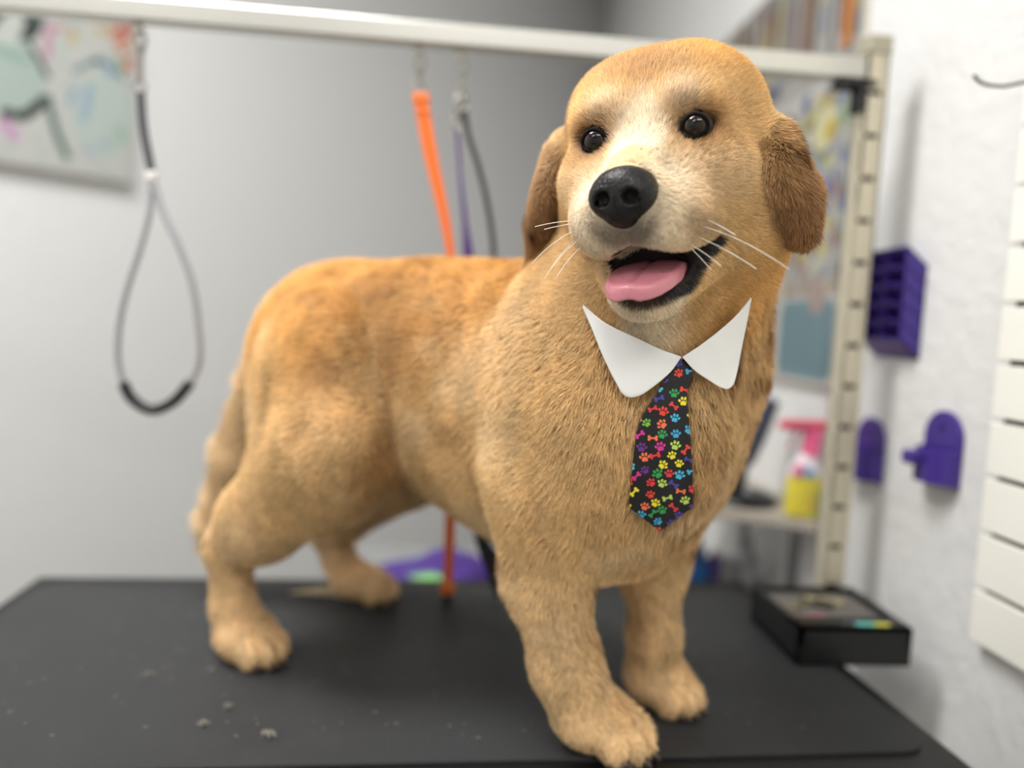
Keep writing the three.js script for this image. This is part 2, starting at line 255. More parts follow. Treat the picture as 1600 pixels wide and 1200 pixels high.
{ // colourful poster beyond the post
  const t = thing('poster', 'large colourful abstract poster on the wall behind the steel post', 'poster', [WX - 0.008, 1.18, -1.87]);
  part('board', box(0.014, 0.93, 0.86, 0, 0.465, 0), std(0xcfc9bd, 0.8), t);
  const tex = canvasTex(1024, 1024, (g, w, h) => {
    const r = rng(77), pick = (a) => a[Math.floor(r() * a.length)], X = (z) => (z + 2.30) / 0.86 * w, Y = (y) => (1 - (y - 1.18) / 0.92) * h;
    g.fillStyle = '#b9b6b2'; g.fillRect(0, 0, w, h);
    const top = ['#7d8a90', '#55707a', '#b8ad76', '#a08a6c', '#8a5a50', '#6a78a0', '#c9c6bd', '#4c4f55', '#9aa3a8', '#7a6450', '#cfc28a'];
    for (let i = 0; i < 150; i++) { g.fillStyle = pick(top); g.globalAlpha = 0.85; g.fillRect(r() * w, Y(2.11 - r() * 0.1), 8 + r() * 26, 60 + r() * 190); }
    g.fillStyle = '#d98a45'; g.fillRect(X(-1.52), 0, 60, Y(1.84)); g.fillStyle = '#c8743a'; g.fillRect(X(-1.5), 0, 16, Y(1.86)); g.fillStyle = '#474b6b'; g.fillRect(X(-2.0), Y(1.86), 240, 34);
    g.fillStyle = '#d9d6d0'; g.fillRect(0, Y(1.80), w, 50);
    const mid = ['#c9b25a', '#d6cf8d', '#5d74ad', '#8f9cc6', '#a9c0c4', '#d8d6cf', '#c7c9b4', '#8d6a62', '#b58a80', '#5b6064', '#e0ddd2', '#9fb48a', '#7786a8', '#d8c870', '#3e4248'];
    for (let i = 0; i < 620; i++) { g.fillStyle = pick(mid); g.globalAlpha = 0.8; const x = r() * w, y = Y(1.78) + r() * (Y(1.30) - Y(1.78)); g.save(); g.translate(x, y); g.rotate((r() - 0.5) * 1.2); if (r() < 0.5) g.fillRect(-10, -22, 12 + r() * 28, 20 + r() * 52); else { g.beginPath(); g.ellipse(0, 0, 8 + r() * 26, 8 + r() * 20, 0, 0, 7); g.fill(); } g.restore(); }
    g.globalAlpha = 1; g.fillStyle = '#e6dfae'; g.beginPath(); g.ellipse(X(-1.56), Y(1.70), 60, 50, 0, 0, 7); g.fill(); g.fillStyle = '#d4b840'; g.beginPath(); g.ellipse(X(-1.53), Y(1.69), 26, 24, 0, 0, 7); g.fill();
    g.fillStyle = '#c8a244'; g.fillRect(X(-1.85), Y(1.50), 70, 60); g.fillStyle = '#f0eee6'; g.fillRect(X(-1.84), Y(1.46), 150, 90); g.fillStyle = '#8c8f90'; g.fillRect(X(-1.80), Y(1.45), 60, 60);
    g.fillStyle = '#b8aea6'; g.fillRect(0, Y(1.40), w, h); for (let i = 0; i < 60; i++) { g.fillStyle = pick(['#d8ccae', '#c9a9a0', '#cfc9bd', '#9b8f86']); g.globalAlpha = 0.7; g.beginPath(); g.ellipse(r() * w, Y(1.385) + r() * 60 - 30, 12 + r() * 26, 10 + r() * 16, 0, 0, 7); g.fill(); }
    g.globalAlpha = 1; g.fillStyle = '#e2dad0'; g.fillRect(X(-1.73), Y(1.36), 380, h); g.fillStyle = '#84a2ab'; g.beginPath(); g.roundRect(X(-1.70), Y(1.355), X(-1.45) - X(-1.70), Y(1.19) - Y(1.355), 30); g.fill();
    g.fillStyle = '#6f8b95'; for (let i = 0; i < 26; i++) g.fillRect(X(-1.69) + i * 11, Y(1.34), 3 + r() * 4, 150); g.fillStyle = '#b9a49c'; g.beginPath(); g.arc(X(-1.53), Y(1.36), 42, 0, 7); g.fill(); g.fillStyle = '#84a2ab'; g.fillRect(X(-2.2), Y(1.34), 230, 150);
  });
  part('printed_face', new THREE.PlaneGeometry(0.86, 0.93).rotateY(-Math.PI / 2).translate(-0.0075, 0.465, 0), new THREE.MeshStandardMaterial({ map: tex, roughness: 0.6, color: 0xcfcfcf }), t);
}
{ // canvas on the back wall
  const s = 2.516, W = 0.8, cx = WX - (s + W / 2) * Math.SQRT1_2, cz = CORNER_Z + (s + W / 2) * Math.SQRT1_2;
  const t = thing('painting', 'pale floral canvas painting with green and pink strokes on the back wall', 'painting', [cx, 1.639, cz], Math.PI / 4);
  part('stretcher', box(W, W, 0.035, 0, W / 2, 0.019, 0.003), std(0xd8d5cc, 0.8), t);
  const tex = canvasTex(1024, 1024, (g, w, h) => {
    const r = rng(5), X = (px) => (1 - (200 - px) / 100 * 0.17 / W) * w, Y = (py) => (1 - (285 - py) / 100 * 0.19 / W) * h;
    g.fillStyle = '#dedfd9'; g.fillRect(0, 0, w, h); g.lineCap = 'round';
    for (let i = 0; i < 260; i++) { g.strokeStyle = ['#cfd8d0', '#e6e4dc', '#c9dad2', '#d9dcda', '#b9cfc9'][Math.floor(r() * 5)]; g.globalAlpha = 0.5; g.lineWidth = 6 + r() * 22; const x = r() * w, y = r() * h; g.beginPath(); g.moveTo(x, y); g.quadraticCurveTo(x + (r() - 0.5) * 80, y + (r() - 0.5) * 80, x + (r() - 0.5) * 160, y + (r() - 0.5) * 160); g.stroke(); }
    g.globalAlpha = 1;
    const blob = (px, py, rx, ry, c, a = 0, al = 1) => { g.globalAlpha = al; g.fillStyle = c; g.beginPath(); g.ellipse(X(px), Y(py), rx * 2.17, ry * 2.43, a, 0, 7); g.fill(); g.globalAlpha = 1; };
    const line = (pts, c, lw) => { g.strokeStyle = c; g.lineWidth = lw; g.beginPath(); pts.forEach(([x, y], i) => (i ? g.lineTo(X(x), Y(y)) : g.moveTo(X(x), Y(y)))); g.stroke(); };
    blob(20, 60, 38, 50, '#3f4a46'); blob(50, 40, 14, 34, '#6f9c96'); blob(-30, 90, 50, 60, '#4d5a55'); blob(16, 165, 42, 58, '#c3d3ca'); blob(5, 100, 16, 34, '#d9dfd8', 0.5); blob(2, 130, 40, 8, '#a9c4b8', 0.2);
    line([[0, 216], [26, 216], [44, 200], [56, 186]], '#2d3632', 34); line([[62, 180], [68, 205], [78, 235], [92, 262]], '#56756a', 26); line([[62, 150], [44, 122], [36, 112]], '#45504c', 20);
    line([[63, 78], [62, 122]], '#d9a3bd', 26); line([[0, 232], [12, 244]], '#e0b3d6', 46); line([[75, 78], [84, 74]], '#dca0a8', 22);
    blob(150, 190, 52, 66, '#d3e0d8', 0.2); line([[104, 132], [120, 118], [140, 106], [160, 110], [186, 126]], '#88a8a8', 20); line([[138, 110], [142, 106]], '#3f5a68', 22); line([[155, 106], [162, 122]], '#86a9cf', 24);
    line([[104, 160], [94, 182]], '#9fbcd4', 20); line([[128, 150], [118, 200]], '#a5c3d8', 26); line([[150, 230], [158, 234]], '#a3b8da', 20); line([[120, 244], [134, 250]], '#b0c2dc', 18); line([[176, 205], [182, 220]], '#a9c9b8', 30);
    for (const [a, b, c, d, k] of [[165, 62, 180, 46, '#d8635a'], [170, 74, 190, 58, '#e08b68'], [176, 82, 196, 70, '#e6a07a'], [188, 96, 200, 90, '#d86a50'], [140, 60, 150, 62, '#d8b45c'], [98, 90, 102, 74, '#d9b866'], [172, 98, 180, 110, '#8fae78'], [160, 52, 168, 60, '#e39a4e'], [184, 50, 200, 44, '#d88a4a'], [105, 45, 112, 40, '#7fb4cc'], [70, 60, 76, 56, '#7fa6c8'], [188, 104, 204, 108, '#e07a5e'], [176, 56, 196, 40, '#d45a56'], [95, 40, 90, 55, '#e6c9a8']]) line([[a, b], [c, d]], k, 20);
    for (let i = 0; i < 90; i++) { g.globalAlpha = 0.7; line([[210 - r() * 360, 20 - r() * 190]].flatMap(([x, y]) => [[x, y], [x + r() * 16 - 8, y + r() * 16 - 8]]), ['#7fae9f', '#d8a0b8', '#e09a60', '#86a9cf', '#55706a', '#d9c06a'][Math.floor(r() * 6)], 14 + r() * 14); } g.globalAlpha = 1;
  });
  part('painted_face', new THREE.PlaneGeometry(W - 0.004, W - 0.004).translate(0, W / 2, 0.037), new THREE.MeshStandardMaterial({ map: tex, roughness: 0.75, color: 0xc6c6c6 }), t);
}
{ // shelf behind the dog
  const t = thing('wall_shelf', 'light wooden wall shelf behind the dog holding a spray bottle', 'shelf', [WX, 0.92, -1.66]);
  const s = new THREE.Shape(); s.moveTo(0, -0.26); s.lineTo(0, 0.235); s.quadraticCurveTo(-0.02, 0.245, -0.04, 0.235); s.quadraticCurveTo(-0.1, 0.175, -0.2, 0.165); s.lineTo(-0.27, 0.16); s.quadraticCurveTo(-0.3, 0.155, -0.3, 0.12); s.lineTo(-0.3, -0.26); s.closePath();
  part('board', new THREE.ExtrudeGeometry(s, { depth: 0.018, bevelEnabled: true, bevelSize: 0.002, bevelThickness: 0.002, bevelSegments: 2 }).rotateX(Math.PI / 2).translate(-0.003, -0.002, 0), std(0xb5aca0, 0.55), t);
  for (const z of [-0.18, 0.1]) part('bracket', [box(0.01, 0.16, 0.03, -0.006, -0.105, z), box(0.2, 0.008, 0.03, -0.1, -0.027, z)], std(0x8b8b8d, 0.4, { metalness: 0.5 }), t);
  const b = thing('spray_bottle', 'pink and yellow spray bottle standing at the end of the shelf', 'spray bottle', [WX - 0.043, 0.921, -1.462], 0.1); b.scale.set(1.2, 1.06, 1.2);
  const prof = [[0.0, 0], [0.026, 0], [0.031, 0.004], [0.031, 0.06], [0.029, 0.078]].map(([x, y]) => new THREE.Vector2(x, y));
  part('body', new THREE.LatheGeometry(prof, 32).scale(1, 1, 0.8), phys(0xe6d648, 0.35, { clearcoat: 0.3 }), b, 'yellow lower body');
  part('label', new THREE.LatheGeometry([[0.0313, 0.006], [0.0313, 0.052]].map(([x, y]) => new THREE.Vector2(x, y)), 16, 0.25, 1.5).scale(1, 1, 0.8), std(0x93c05f, 0.4), b, 'green side label');
  part('patch', new THREE.LatheGeometry([[0.0313, 0.018], [0.0313, 0.042]].map(([x, y]) => new THREE.Vector2(x, y)), 12, -0.1, 0.5).scale(1, 1, 0.8), std(0xe6b95a, 0.4), b, 'orange patch');
  const up = [[0.029, 0.078], [0.026, 0.095], [0.017, 0.112], [0.013, 0.12]].map(([x, y]) => new THREE.Vector2(x, y));
  part('shoulder', new THREE.LatheGeometry(up, 32).scale(1, 1, 0.8), phys(0xe9dfe6, 0.35, { clearcoat: 0.3 }), b, 'pale upper body');
  part('dot', new THREE.SphereGeometry(0.01, 16, 10).scale(1, 0.9, 0.3).translate(-0.006, 0.086, 0.0225), std(0x4aa6d6, 0.4), b, 'blue dot');
  part('pink_side', new THREE.SphereGeometry(0.012, 16, 10).scale(1, 1.3, 0.4).translate(-0.02, 0.088, 0.0155), std(0xec86a6, 0.4), b);
  part('neck', [cyl(0.0135, 0.016, 0.035, 0.006, 0.133, 0), box(0.03, 0.035, 0.02, 0.008, 0.152, 0, 0.006)], std(0xf06a96, 0.4), b);
  part('trigger_head', [box(0.076, 0.02, 0.02, -0.008, 0.172, 0, 0.006), box(0.014, 0.014, 0.014, -0.046, 0.172, 0, 0.004)], std(0xdf5570, 0.4), b);
  part('trigger', tube([[-0.018, 0.163, 0], [-0.026, 0.148, 0], [-0.034, 0.128, 0]], 0.0035, 16, 8), std(0xc98a94, 0.4), b);
  // the dark appliance beside it
  const a = thing('appliance', 'small dark appliance with a wide round base on the shelf', 'appliance', [0.632, 0.921, -1.575]); a.scale.setScalar(1.22);
  const k = std(0x17181b, 0.35), navy = std(0x2c3448, 0.45);
  part('base', new THREE.LatheGeometry([[0, 0], [0.062, 0], [0.064, 0.006], [0.05, 0.018], [0.02, 0.026], [0, 0.027]].map(([x, y]) => new THREE.Vector2(x, y)), 36), k, a);
  part('button', new THREE.SphereGeometry(0.011, 16, 10).scale(1, 0.6, 1).translate(0.0, 0.024, 0.035), std(0x8a8c90, 0.3, { metalness: 0.5 }), a);
  part('stem', tube([[-0.005, 0.02, 0], [-0.002, 0.06, 0], [0.012, 0.1, 0]], 0.013, 16, 12), k, a);
  part('housing', new THREE.LatheGeometry([[0, 0], [0.03, 0], [0.036, 0.012], [0.034, 0.05], [0.024, 0.06], [0, 0.06]].map(([x, y]) => new THREE.Vector2(x, y)), 28).rotateX(1.2).rotateZ(0.1).translate(-0.02, 0.075, -0.02), navy, a);
  part('handle', tube([[0.01, 0.07, -0.01], [0.03, 0.12, -0.01], [0.045, 0.17, -0.01]], 0.015, 20, 12), navy, a);
  part('cap', new THREE.SphereGeometry(0.016, 18, 12).scale(1, 0.6, 1).translate(0.046, 0.172, -0.01), navy, a);
}
{ // behind the far edge of the table, on a low cart
  const cart = thing('storage_cart', 'low grey storage cart standing behind the far edge of the table', 'cart', [0.28, 0, -1.74]);
  part('shelf', box(1.0, 0.02, 0.34, 0, 0.69, 0, 0.004), std(0x8f9091, 0.5), cart);
  for (const [x, z] of [[-0.47, 0.14], [0.47, 0.14], [-0.47, -0.14], [0.47, -0.14]]) part('leg', cyl(0.012, 0.012, 0.68, x, 0.34, z, 12), std(0x8f9091, 0.4, { metalness: 0.6 }), cart);
  const bag = thing('folded_bandana', 'crumpled purple cloth with green printed patches behind the table', 'cloth', [-0.02, 0.70, -1.70]);
  const g = new THREE.SphereGeometry(1, 60, 32, 0, Math.PI * 2, 0, Math.PI / 2), p = g.attributes.position, c = [];
  for (let i = 0; i < p.count; i++) {
    const x = p.getX(i), y = p.getY(i), z = p.getZ(i), n = noise3(x * 3 + 4, z * 3 + 9, 2.5) - 0.5, hgt = 0.05 * (0.45 + 0.75 * smooth(-0.6, 0.5, x)) * (1 + n);
    p.setXYZ(i, x * 0.135, y * hgt, z * 0.1 + n * 0.02);
    const gr = smooth(0.3, 0.1, Math.abs(x + 0.0 + (y - 0.5) * 0.7)) * smooth(0.85, 0.6, y);
    c.push(...mix3(lin('#4f3488'), lin('#8fd07c'), gr));
  }
  g.setAttribute('color', new THREE.Float32BufferAttribute(c, 3)); g.computeVertexNormals();
  part('cloth', g, new THREE.MeshStandardMaterial({ vertexColors: true, roughness: 0.85, side: THREE.DoubleSide }), bag);
  const jug = thing('blue_bottle', 'blue plastic bottle with dark cap standing behind the table', 'bottle', [0.578, 0.70, -1.70]);
  part('body', new RoundedBoxGeometry(0.078, 0.062, 0.05, 5, 0.014).translate(0, 0.0315, 0), phys(0x1564a8, 0.3, { clearcoat: 0.4 }), jug);
  part('shoulder', new RoundedBoxGeometry(0.05, 0.03, 0.04, 5, 0.01).translate(0.004, 0.072, 0), phys(0x1f4f92, 0.3), jug);
  part('cap', cyl(0.014, 0.016, 0.026, 0.006, 0.096, 0), std(0x14233f, 0.4), jug);
  const sm = thing('purple_bottle', 'small lilac bottle beside the blue bottle behind the table', 'bottle', [0.637, 0.70, -1.71]);
  part('body', new RoundedBoxGeometry(0.03, 0.055, 0.03, 4, 0.009).translate(0, 0.028, 0), std(0x6d4f9c, 0.4), sm); part('cap', cyl(0.008, 0.009, 0.016, 0, 0.062, 0), std(0x6d4f9c, 0.4), sm);
  for (const [x, z, r, y] of [[0.70, -1.66, 0.02, 0.1]]) { const q = thing('pump_bottle', 'pale grey bottle on the cart near the corner of the tray', 'bottle', [x, 0.70, z]); part('body', new THREE.LatheGeometry([[0, 0], [r, 0], [r, y * 0.7], [r * 0.4, y * 0.85], [r * 0.4, y]].map(([a, b]) => new THREE.Vector2(a, b)), 24), std(0x9b9b9d, 0.4), q); part('cap', cyl(r * 0.45, r * 0.45, 0.018, 0, y + 0.009, 0), std(0xb9b9bb, 0.4), q); }
}
// ---------- the dog ----------
// dog frame: x forward, y up, z towards the dog's right side; origin on the table between the paws
const DOG = new THREE.Group(); DOG.name = 'dog'; DOG.position.set(0.031, TABLE_Y, -0.996); DOG.rotation.y = -Math.atan2(0.535, 0.845);
DOG.userData = { label: 'freshly groomed golden retriever standing on the black table, smiling', category: 'dog' };
scene.add(DOG); DOG.updateMatrixWorld();
const headW = new THREE.Matrix4().makeRotationFromEuler(new THREE.Euler(5 * Math.PI / 180, -33 * Math.PI / 180, 4 * Math.PI / 180, 'YXZ')).setPosition(0.204, 1.444, -0.76);
const headM = DOG.matrixWorld.clone().invert().multiply(headW);      // head frame -> dog frame; head: x its left, y up, z to the nose
const toHead = headM.clone().invert().elements;
const headPt = (x, y, z, o) => { o[0] = toHead[0] * x + toHead[4] * y + toHead[8] * z + toHead[12]; o[1] = toHead[1] * x + toHead[5] * y + toHead[9] * z + toHead[13]; o[2] = toHead[2] * x + toHead[6] * y + toHead[10] * z + toHead[14]; return o; };
const C = (a, b, r1, r2 = r1, k = 0.03) => ({ t: 0, a, d: [b[0] - a[0], b[1] - a[1], b[2] - a[2]], r1, r2, k });
const E = (c, r, k = 0.03, rot) => { // ellipsoid, turned by Euler angles
  const m = new THREE.Matrix4().makeRotationFromEuler(new THREE.Euler(...(rot || [0, 0, 0]))).transpose().elements; return { t: 1, c, r, k, m: rot ? m : null };
};
function prim(q, x, y, z) {
  if (q.t === 0) {
    const px = x - q.a[0], py = y - q.a[1], pz = z - q.a[2], d = q.d, h = clamp((px * d[0] + py * d[1] + pz * d[2]) / (d[0] * d[0] + d[1] * d[1] + d[2] * d[2]), 0, 1);
    return Math.hypot(px - d[0] * h, py - d[1] * h, pz - d[2] * h) - (q.r1 + (q.r2 - q.r1) * h);
  }
  let px = x - q.c[0], py = y - q.c[1], pz = z - q.c[2];
  if (q.m) { const m = q.m, a = m[0] * px + m[4] * py + m[8] * pz, b = m[1] * px + m[5] * py + m[9] * pz; pz = m[2] * px + m[6] * py + m[10] * pz; px = a; py = b; }
  const r = q.r, ax = px / r[0], ay = py / r[1], az = pz / r[2], k0 = Math.hypot(ax, ay, az);
  if (k0 < 1e-6) return -Math.min(r[0], r[1], r[2]);
  return k0 * (k0 - 1) / Math.hypot(ax / r[0], ay / r[1], az / r[2]);
}
const smin = (a, b, k) => { const h = Math.max(k - Math.abs(a - b), 0) / k; return Math.min(a, b) - h * h * k * 0.25; };
const smax = (a, b, k) => -smin(-a, -b, k);
const paw = (u, w, turn, s = 1) => { // pad, four toes
  const out = [E([u, 0.030 * s, w], [0.05 * s, 0.030 * s, 0.042 * s], 0.025, [0, turn, 0])], c = Math.cos(turn), n = Math.sin(turn);
  for (const [f, l] of [[0.030, -0.027], [0.043, -0.0095], [0.043, 0.0095], [0.030, 0.027]]) { const du = (f * c + l * n) * s, dw = (-f * n + l * c) * s; out.push(E([u + du, 0.0205 * s, w + dw], [0.021 * s, 0.0205 * s, 0.0125 * s], 0.007, [0, turn, 0])); }
  return out;
};
const PAWS = [[0.228, 0.051, -0.22, 0.96], [0.252, -0.085, -0.3, 0.92], [-0.266, 0.112, -0.1, 0.9], [-0.280, -0.158, 0.0, 0.88]];
const bodyPrims = [
  E([-0.222, 0.405, -0.01], [0.135, 0.145, 0.135], 0.05),
  E([-0.07, 0.405, -0.005], [0.21, 0.152, 0.114], 0.05),
  E([0.10, 0.374, -0.005], [0.19, 0.178, 0.126], 0.06),
  E([0.215, 0.375, 0.03], [0.13, 0.16, 0.135], 0.06),
  E([0.172, 0.37, 0.096], [0.082, 0.15, 0.06], 0.022),
  E([0.258, 0.40, -0.05], [0.088, 0.14, 0.072], 0.05),
  E([0.25, 0.38, 0.080], [0.085, 0.12, 0.07], 0.05),
  E([0.215, 0.268, 0.03], [0.07, 0.075, 0.08], 0.05),
  C([0.19, 0.44, 0.025], [0.280, 0.60, 0.085], 0.125, 0.095, 0.06),
  C([0.285, 0.58, 0.05], [0.280, 0.45, -0.01], 0.085, 0.083, 0.05),
  // near foreleg, far foreleg
  C([0.155, 0.31, 0.090], [0.160, 0.19, 0.085], 0.060, 0.050, 0.04), C([0.160, 0.19, 0.085], [0.187, 0.10, 0.080], 0.050, 0.039, 0.02), C([0.187, 0.10, 0.080], [0.205, 0.045, 0.064], 0.039, 0.039, 0.02),
  C([0.252, 0.30, -0.06], [0.236, 0.19, -0.062], 0.058, 0.045, 0.04), C([0.236, 0.19, -0.062], [0.244, 0.10, -0.066], 0.045, 0.032, 0.02), C([0.244, 0.10, -0.066], [0.242, 0.045, -0.079], 0.032, 0.034, 0.02),
  // near hind leg
  E([-0.168, 0.355, 0.088], [0.116, 0.155, 0.075], 0.016), C([-0.13, 0.31, 0.107], [-0.25, 0.195, 0.112], 0.082, 0.058, 0.035), C([-0.25, 0.195, 0.112], [-0.304, 0.147, 0.118], 0.056, 0.036, 0.018),
  C([-0.302, 0.152, 0.118], [-0.296, 0.07, 0.116], 0.034, 0.029, 0.013), C([-0.296, 0.07, 0.116], [-0.282, 0.035, 0.112], 0.029, 0.034, 0.013),
  // far hind leg
  E([-0.2, 0.33, -0.085], [0.1, 0.15, 0.065], 0.035), C([-0.18, 0.26, -0.11], [-0.33, 0.135, -0.152], 0.077, 0.047, 0.035), C([-0.33, 0.135, -0.152], [-0.360, 0.105, -0.155], 0.047, 0.038, 0.015),
  C([-0.360, 0.105, -0.155], [-0.338, 0.055, -0.156], 0.036, 0.028, 0.012), C([-0.338, 0.055, -0.156], [-0.318, 0.03, -0.156], 0.028, 0.032, 0.012),
  // tail
  C([-0.31, 0.44, -0.01], [-0.385, 0.37, -0.02], 0.045, 0.030, 0.03), C([-0.385, 0.37, -0.02], [-0.436, 0.25, -0.02], 0.030, 0.032, 0.02), C([-0.436, 0.25, -0.02], [-0.482, 0.13, -0.02], 0.032, 0.024, 0.02), C([-0.482, 0.13, -0.02], [-0.495, 0.095, -0.02], 0.024, 0.014, 0.02),
  ...PAWS.flatMap((p) => paw(...p)),
];
const mirror = (f) => [f(1), f(-1)];
const headPrims = [
  E([-0.003, 0.020, -0.03], [0.096, 0.090, 0.098], 0.03),
  ...mirror((s) => E([s * 0.036 - 0.004, 0.045, 0.0], [0.05, 0.048, 0.06], 0.03)),
  ...mirror((s) => E([s * 0.060, -0.045, -0.012], [0.053, 0.060, 0.064], 0.03)),
  ...mirror((s) => E([s * 0.050, -0.085, -0.02], [0.048, 0.05, 0.06], 0.03)),
  ...mirror((s) => E([s * 0.040, 0.034, 0.050], [0.030, 0.018, 0.022], 0.022)),
  ...mirror((s) => E([s * 0.055, -0.022, 0.050], [0.034, 0.034, 0.034], 0.03)),
  C([0, -0.018, 0.045], [0, -0.040, 0.112], 0.043, 0.031, 0.03),
  ...mirror((s) => E([s * 0.024 + 0.002, -0.066, 0.105], [0.029, 0.032, 0.034], 0.02)),
  ...mirror((s) => E([s * 0.044, -0.060, 0.068], [0.026, 0.034, 0.042], 0.025)),
];
const jawPrims = [C([0, -0.114, 0.0], [0.005, -0.1275, 0.090], 0.050, 0.020, 0.02), ...mirror((s) => C([s * 0.05, -0.082, 0.02], [s * 0.015 + 0.005, -0.1265, 0.090], 0.03, 0.018, 0.02))];
const earPrims = [
  E([-0.126, -0.024, -0.012], [0.020, 0.060, 0.045], 0.012, [0.0, 0.12, -0.30]), E([-0.098, 0.022, -0.02], [0.032, 0.026, 0.034], 0.02),
  E([0.113, -0.033, -0.016], [0.018, 0.054, 0.045], 0.022, [0.0, -0.12, 0.18]), E([0.078, 0.006, -0.022], [0.030, 0.024, 0.034], 0.02),
  C([-0.136, -0.055, -0.012], [-0.150, -0.094, -0.006], 0.020, 0.007, 0.02), C([0.118, -0.050, -0.016], [0.130, -0.084, -0.012], 0.019, 0.006, 0.02),
];
const MOUTH = [E([0.008, -0.107, 0.088], [0.034, 0.0175, 0.060], 0, [0.14, 0, 0]), E([0.008, -0.107, 0.108], [0.027, 0.020, 0.036], 0, [0.1, 0, 0]), C([0.035, -0.106, 0.092], [0.056, -0.077, 0.060], 0.011, 0.005), C([-0.014, -0.108, 0.096], [-0.034, -0.095, 0.070], 0.005, 0.002)];
const EYES = [[-0.0455, 0.0145, 0.0655], [0.0495, 0.0145, 0.0655]], EYE_R = 0.0135;
const mouthField = (x, y, z) => { let d = 1; for (const q of MOUTH) d = smin(d, prim(q, x, y, z), 0.008); return d; };
function headField(x, y, z) {
  let d = 1; for (const q of headPrims) d = smin(d, prim(q, x, y, z), q.k);
  let j = 1; for (const q of jawPrims) j = smin(j, prim(q, x, y, z), q.k);
  d = smin(d, j, 0.012);
  for (const q of earPrims) d = smin(d, prim(q, x, y, z), q.k);
  d += 0.0035;
  d = smax(d, -mouthField(x, y, z), 0.006);
  for (const e of EYES) d = smax(d, -(Math.hypot(x - e[0], y - e[1], z - e[2]) - EYE_R - 0.0006), 0.004);
  return d;
}
const hp = [0, 0, 0];
function field(x, y, z) {
  let d = 1; for (const q of bodyPrims) d = smin(d, prim(q, x, y, z), q.k);
  d += 0.006 * smooth(0.02, 0.12, y) + 0.001;
  headPt(x, y, z, hp);
  const far = Math.hypot(hp[0], hp[1] + 0.02, hp[2] - 0.02);
  if (far < 0.32) d = smin(d, headField(hp[0], hp[1], hp[2]), hp[2] > 0.03 ? 0.006 : lerp(0.05, 0.006, smooth(-0.08, 0.03, hp[2])));
  return Math.max(d, 0.0005 - y);
}
// surface nets, skipping blocks the surface does not cross
function surfaceNet(f, lo, hi, cell, cull = 1.5, block = 8) {
  const n = lo.map((l, i) => Math.ceil((hi[i] - l) / cell / block) * block), N = n.map((k) => k + 1);
  const vals = new Float32Array(N[0] * N[1] * N[2]).fill(NaN), at = (i, j, k) => (k * N[1] + j) * N[0] + i;
  const P = (i, a) => lo[a] + i * cell, reach = block * cell * 0.87 + cell * 2, live = [];
  for (let k = 0; k < n[2]; k += block) for (let j = 0; j < n[1]; j += block) for (let i = 0; i < n[0]; i += block) {
    if (Math.abs(f(P(i + block / 2, 0), P(j + block / 2, 1), P(k + block / 2, 2))) > reach * cull) continue;
    live.push([i, j, k]);
    for (let c = k; c <= k + block; c++) for (let b = j; b <= j + block; b++) for (let a = i; a <= i + block; a++) { const q = at(a, b, c); if (vals[q] !== vals[q]) vals[q] = f(P(a, 0), P(b, 1), P(c, 2)); }
  }
  const id = new Int32Array(vals.length).fill(-1), pos = [], idx = [];
  const corner = []; for (let c = 0; c < 8; c++) corner.push([c & 1, (c >> 1) & 1, c >> 2]);
  const edges = []; for (let c = 0; c < 8; c++) for (const b of [1, 2, 4]) if (!(c & b)) edges.push([c, c | b]);
  for (const [bi, bj, bk] of live) for (let k = bk; k < bk + block; k++) for (let j = bj; j < bj + block; j++) for (let i = bi; i < bi + block; i++) {
    const v = corner.map(([a, b, c]) => vals[at(i + a, j + b, k + c)]); let m = 0; for (let c = 0; c < 8; c++) if (v[c] < 0) m |= 1 << c;
    if (m === 0 || m === 255) continue;
    let x = 0, y = 0, z = 0, s = 0;
    for (const [p, q] of edges) if ((v[p] < 0) !== (v[q] < 0)) { const t = v[p] / (v[p] - v[q]); x += lerp(corner[p][0], corner[q][0], t); y += lerp(corner[p][1], corner[q][1], t); z += lerp(corner[p][2], corner[q][2], t); s++; }
    id[at(i, j, k)] = pos.length / 3; pos.push(P(i + x / s, 0), P(j + y / s, 1), P(k + z / s, 2));
  }
  for (const [bi, bj, bk] of live) for (let k = bk; k < bk + block; k++) for (let j = bj; j < bj + block; j++) for (let i = bi; i < bi + block; i++) {
    const v0 = vals[at(i, j, k)];
    for (let a = 0; a < 3; a++) {
      const e = [i, j, k]; e[a]++; const v1 = vals[at(...e)]; if ((v0 < 0) === (v1 < 0)) continue;
      const b = (a + 1) % 3, c = (a + 2) % 3, o = (db, dc) => { const q = [i, j, k]; q[b] -= db; q[c] -= dc; return q[b] < 0 || q[c] < 0 ? -1 : id[at(...q)]; };
      const q = [o(0, 0), o(1, 0), o(1, 1), o(0, 1)]; if (q.includes(-1)) continue;
      if (v0 < 0) idx.push(q[0], q[1], q[2], q[0], q[2], q[3]); else idx.push(q[0], q[2], q[1], q[0], q[3], q[2]);
    }
  }
  const nor = new Float32Array(pos.length), h = cell * 0.7;
  for (let i = 0; i < pos.length; i += 3) {
    const [x, y, z] = [pos[i], pos[i + 1], pos[i + 2]]; let a = f(x + h, y, z) - f(x - h, y, z), b = f(x, y + h, z) - f(x, y - h, z), c = f(x, y, z + h) - f(x, y, z - h); const l = Math.hypot(a, b, c) || 1;
    nor[i] = a / l; nor[i + 1] = b / l; nor[i + 2] = c / l;
  }
  const g = new THREE.BufferGeometry(); g.setAttribute('position', new THREE.Float32BufferAttribute(pos, 3)); g.setAttribute('normal', new THREE.BufferAttribute(nor, 3)); g.setIndex(idx); return g;
}
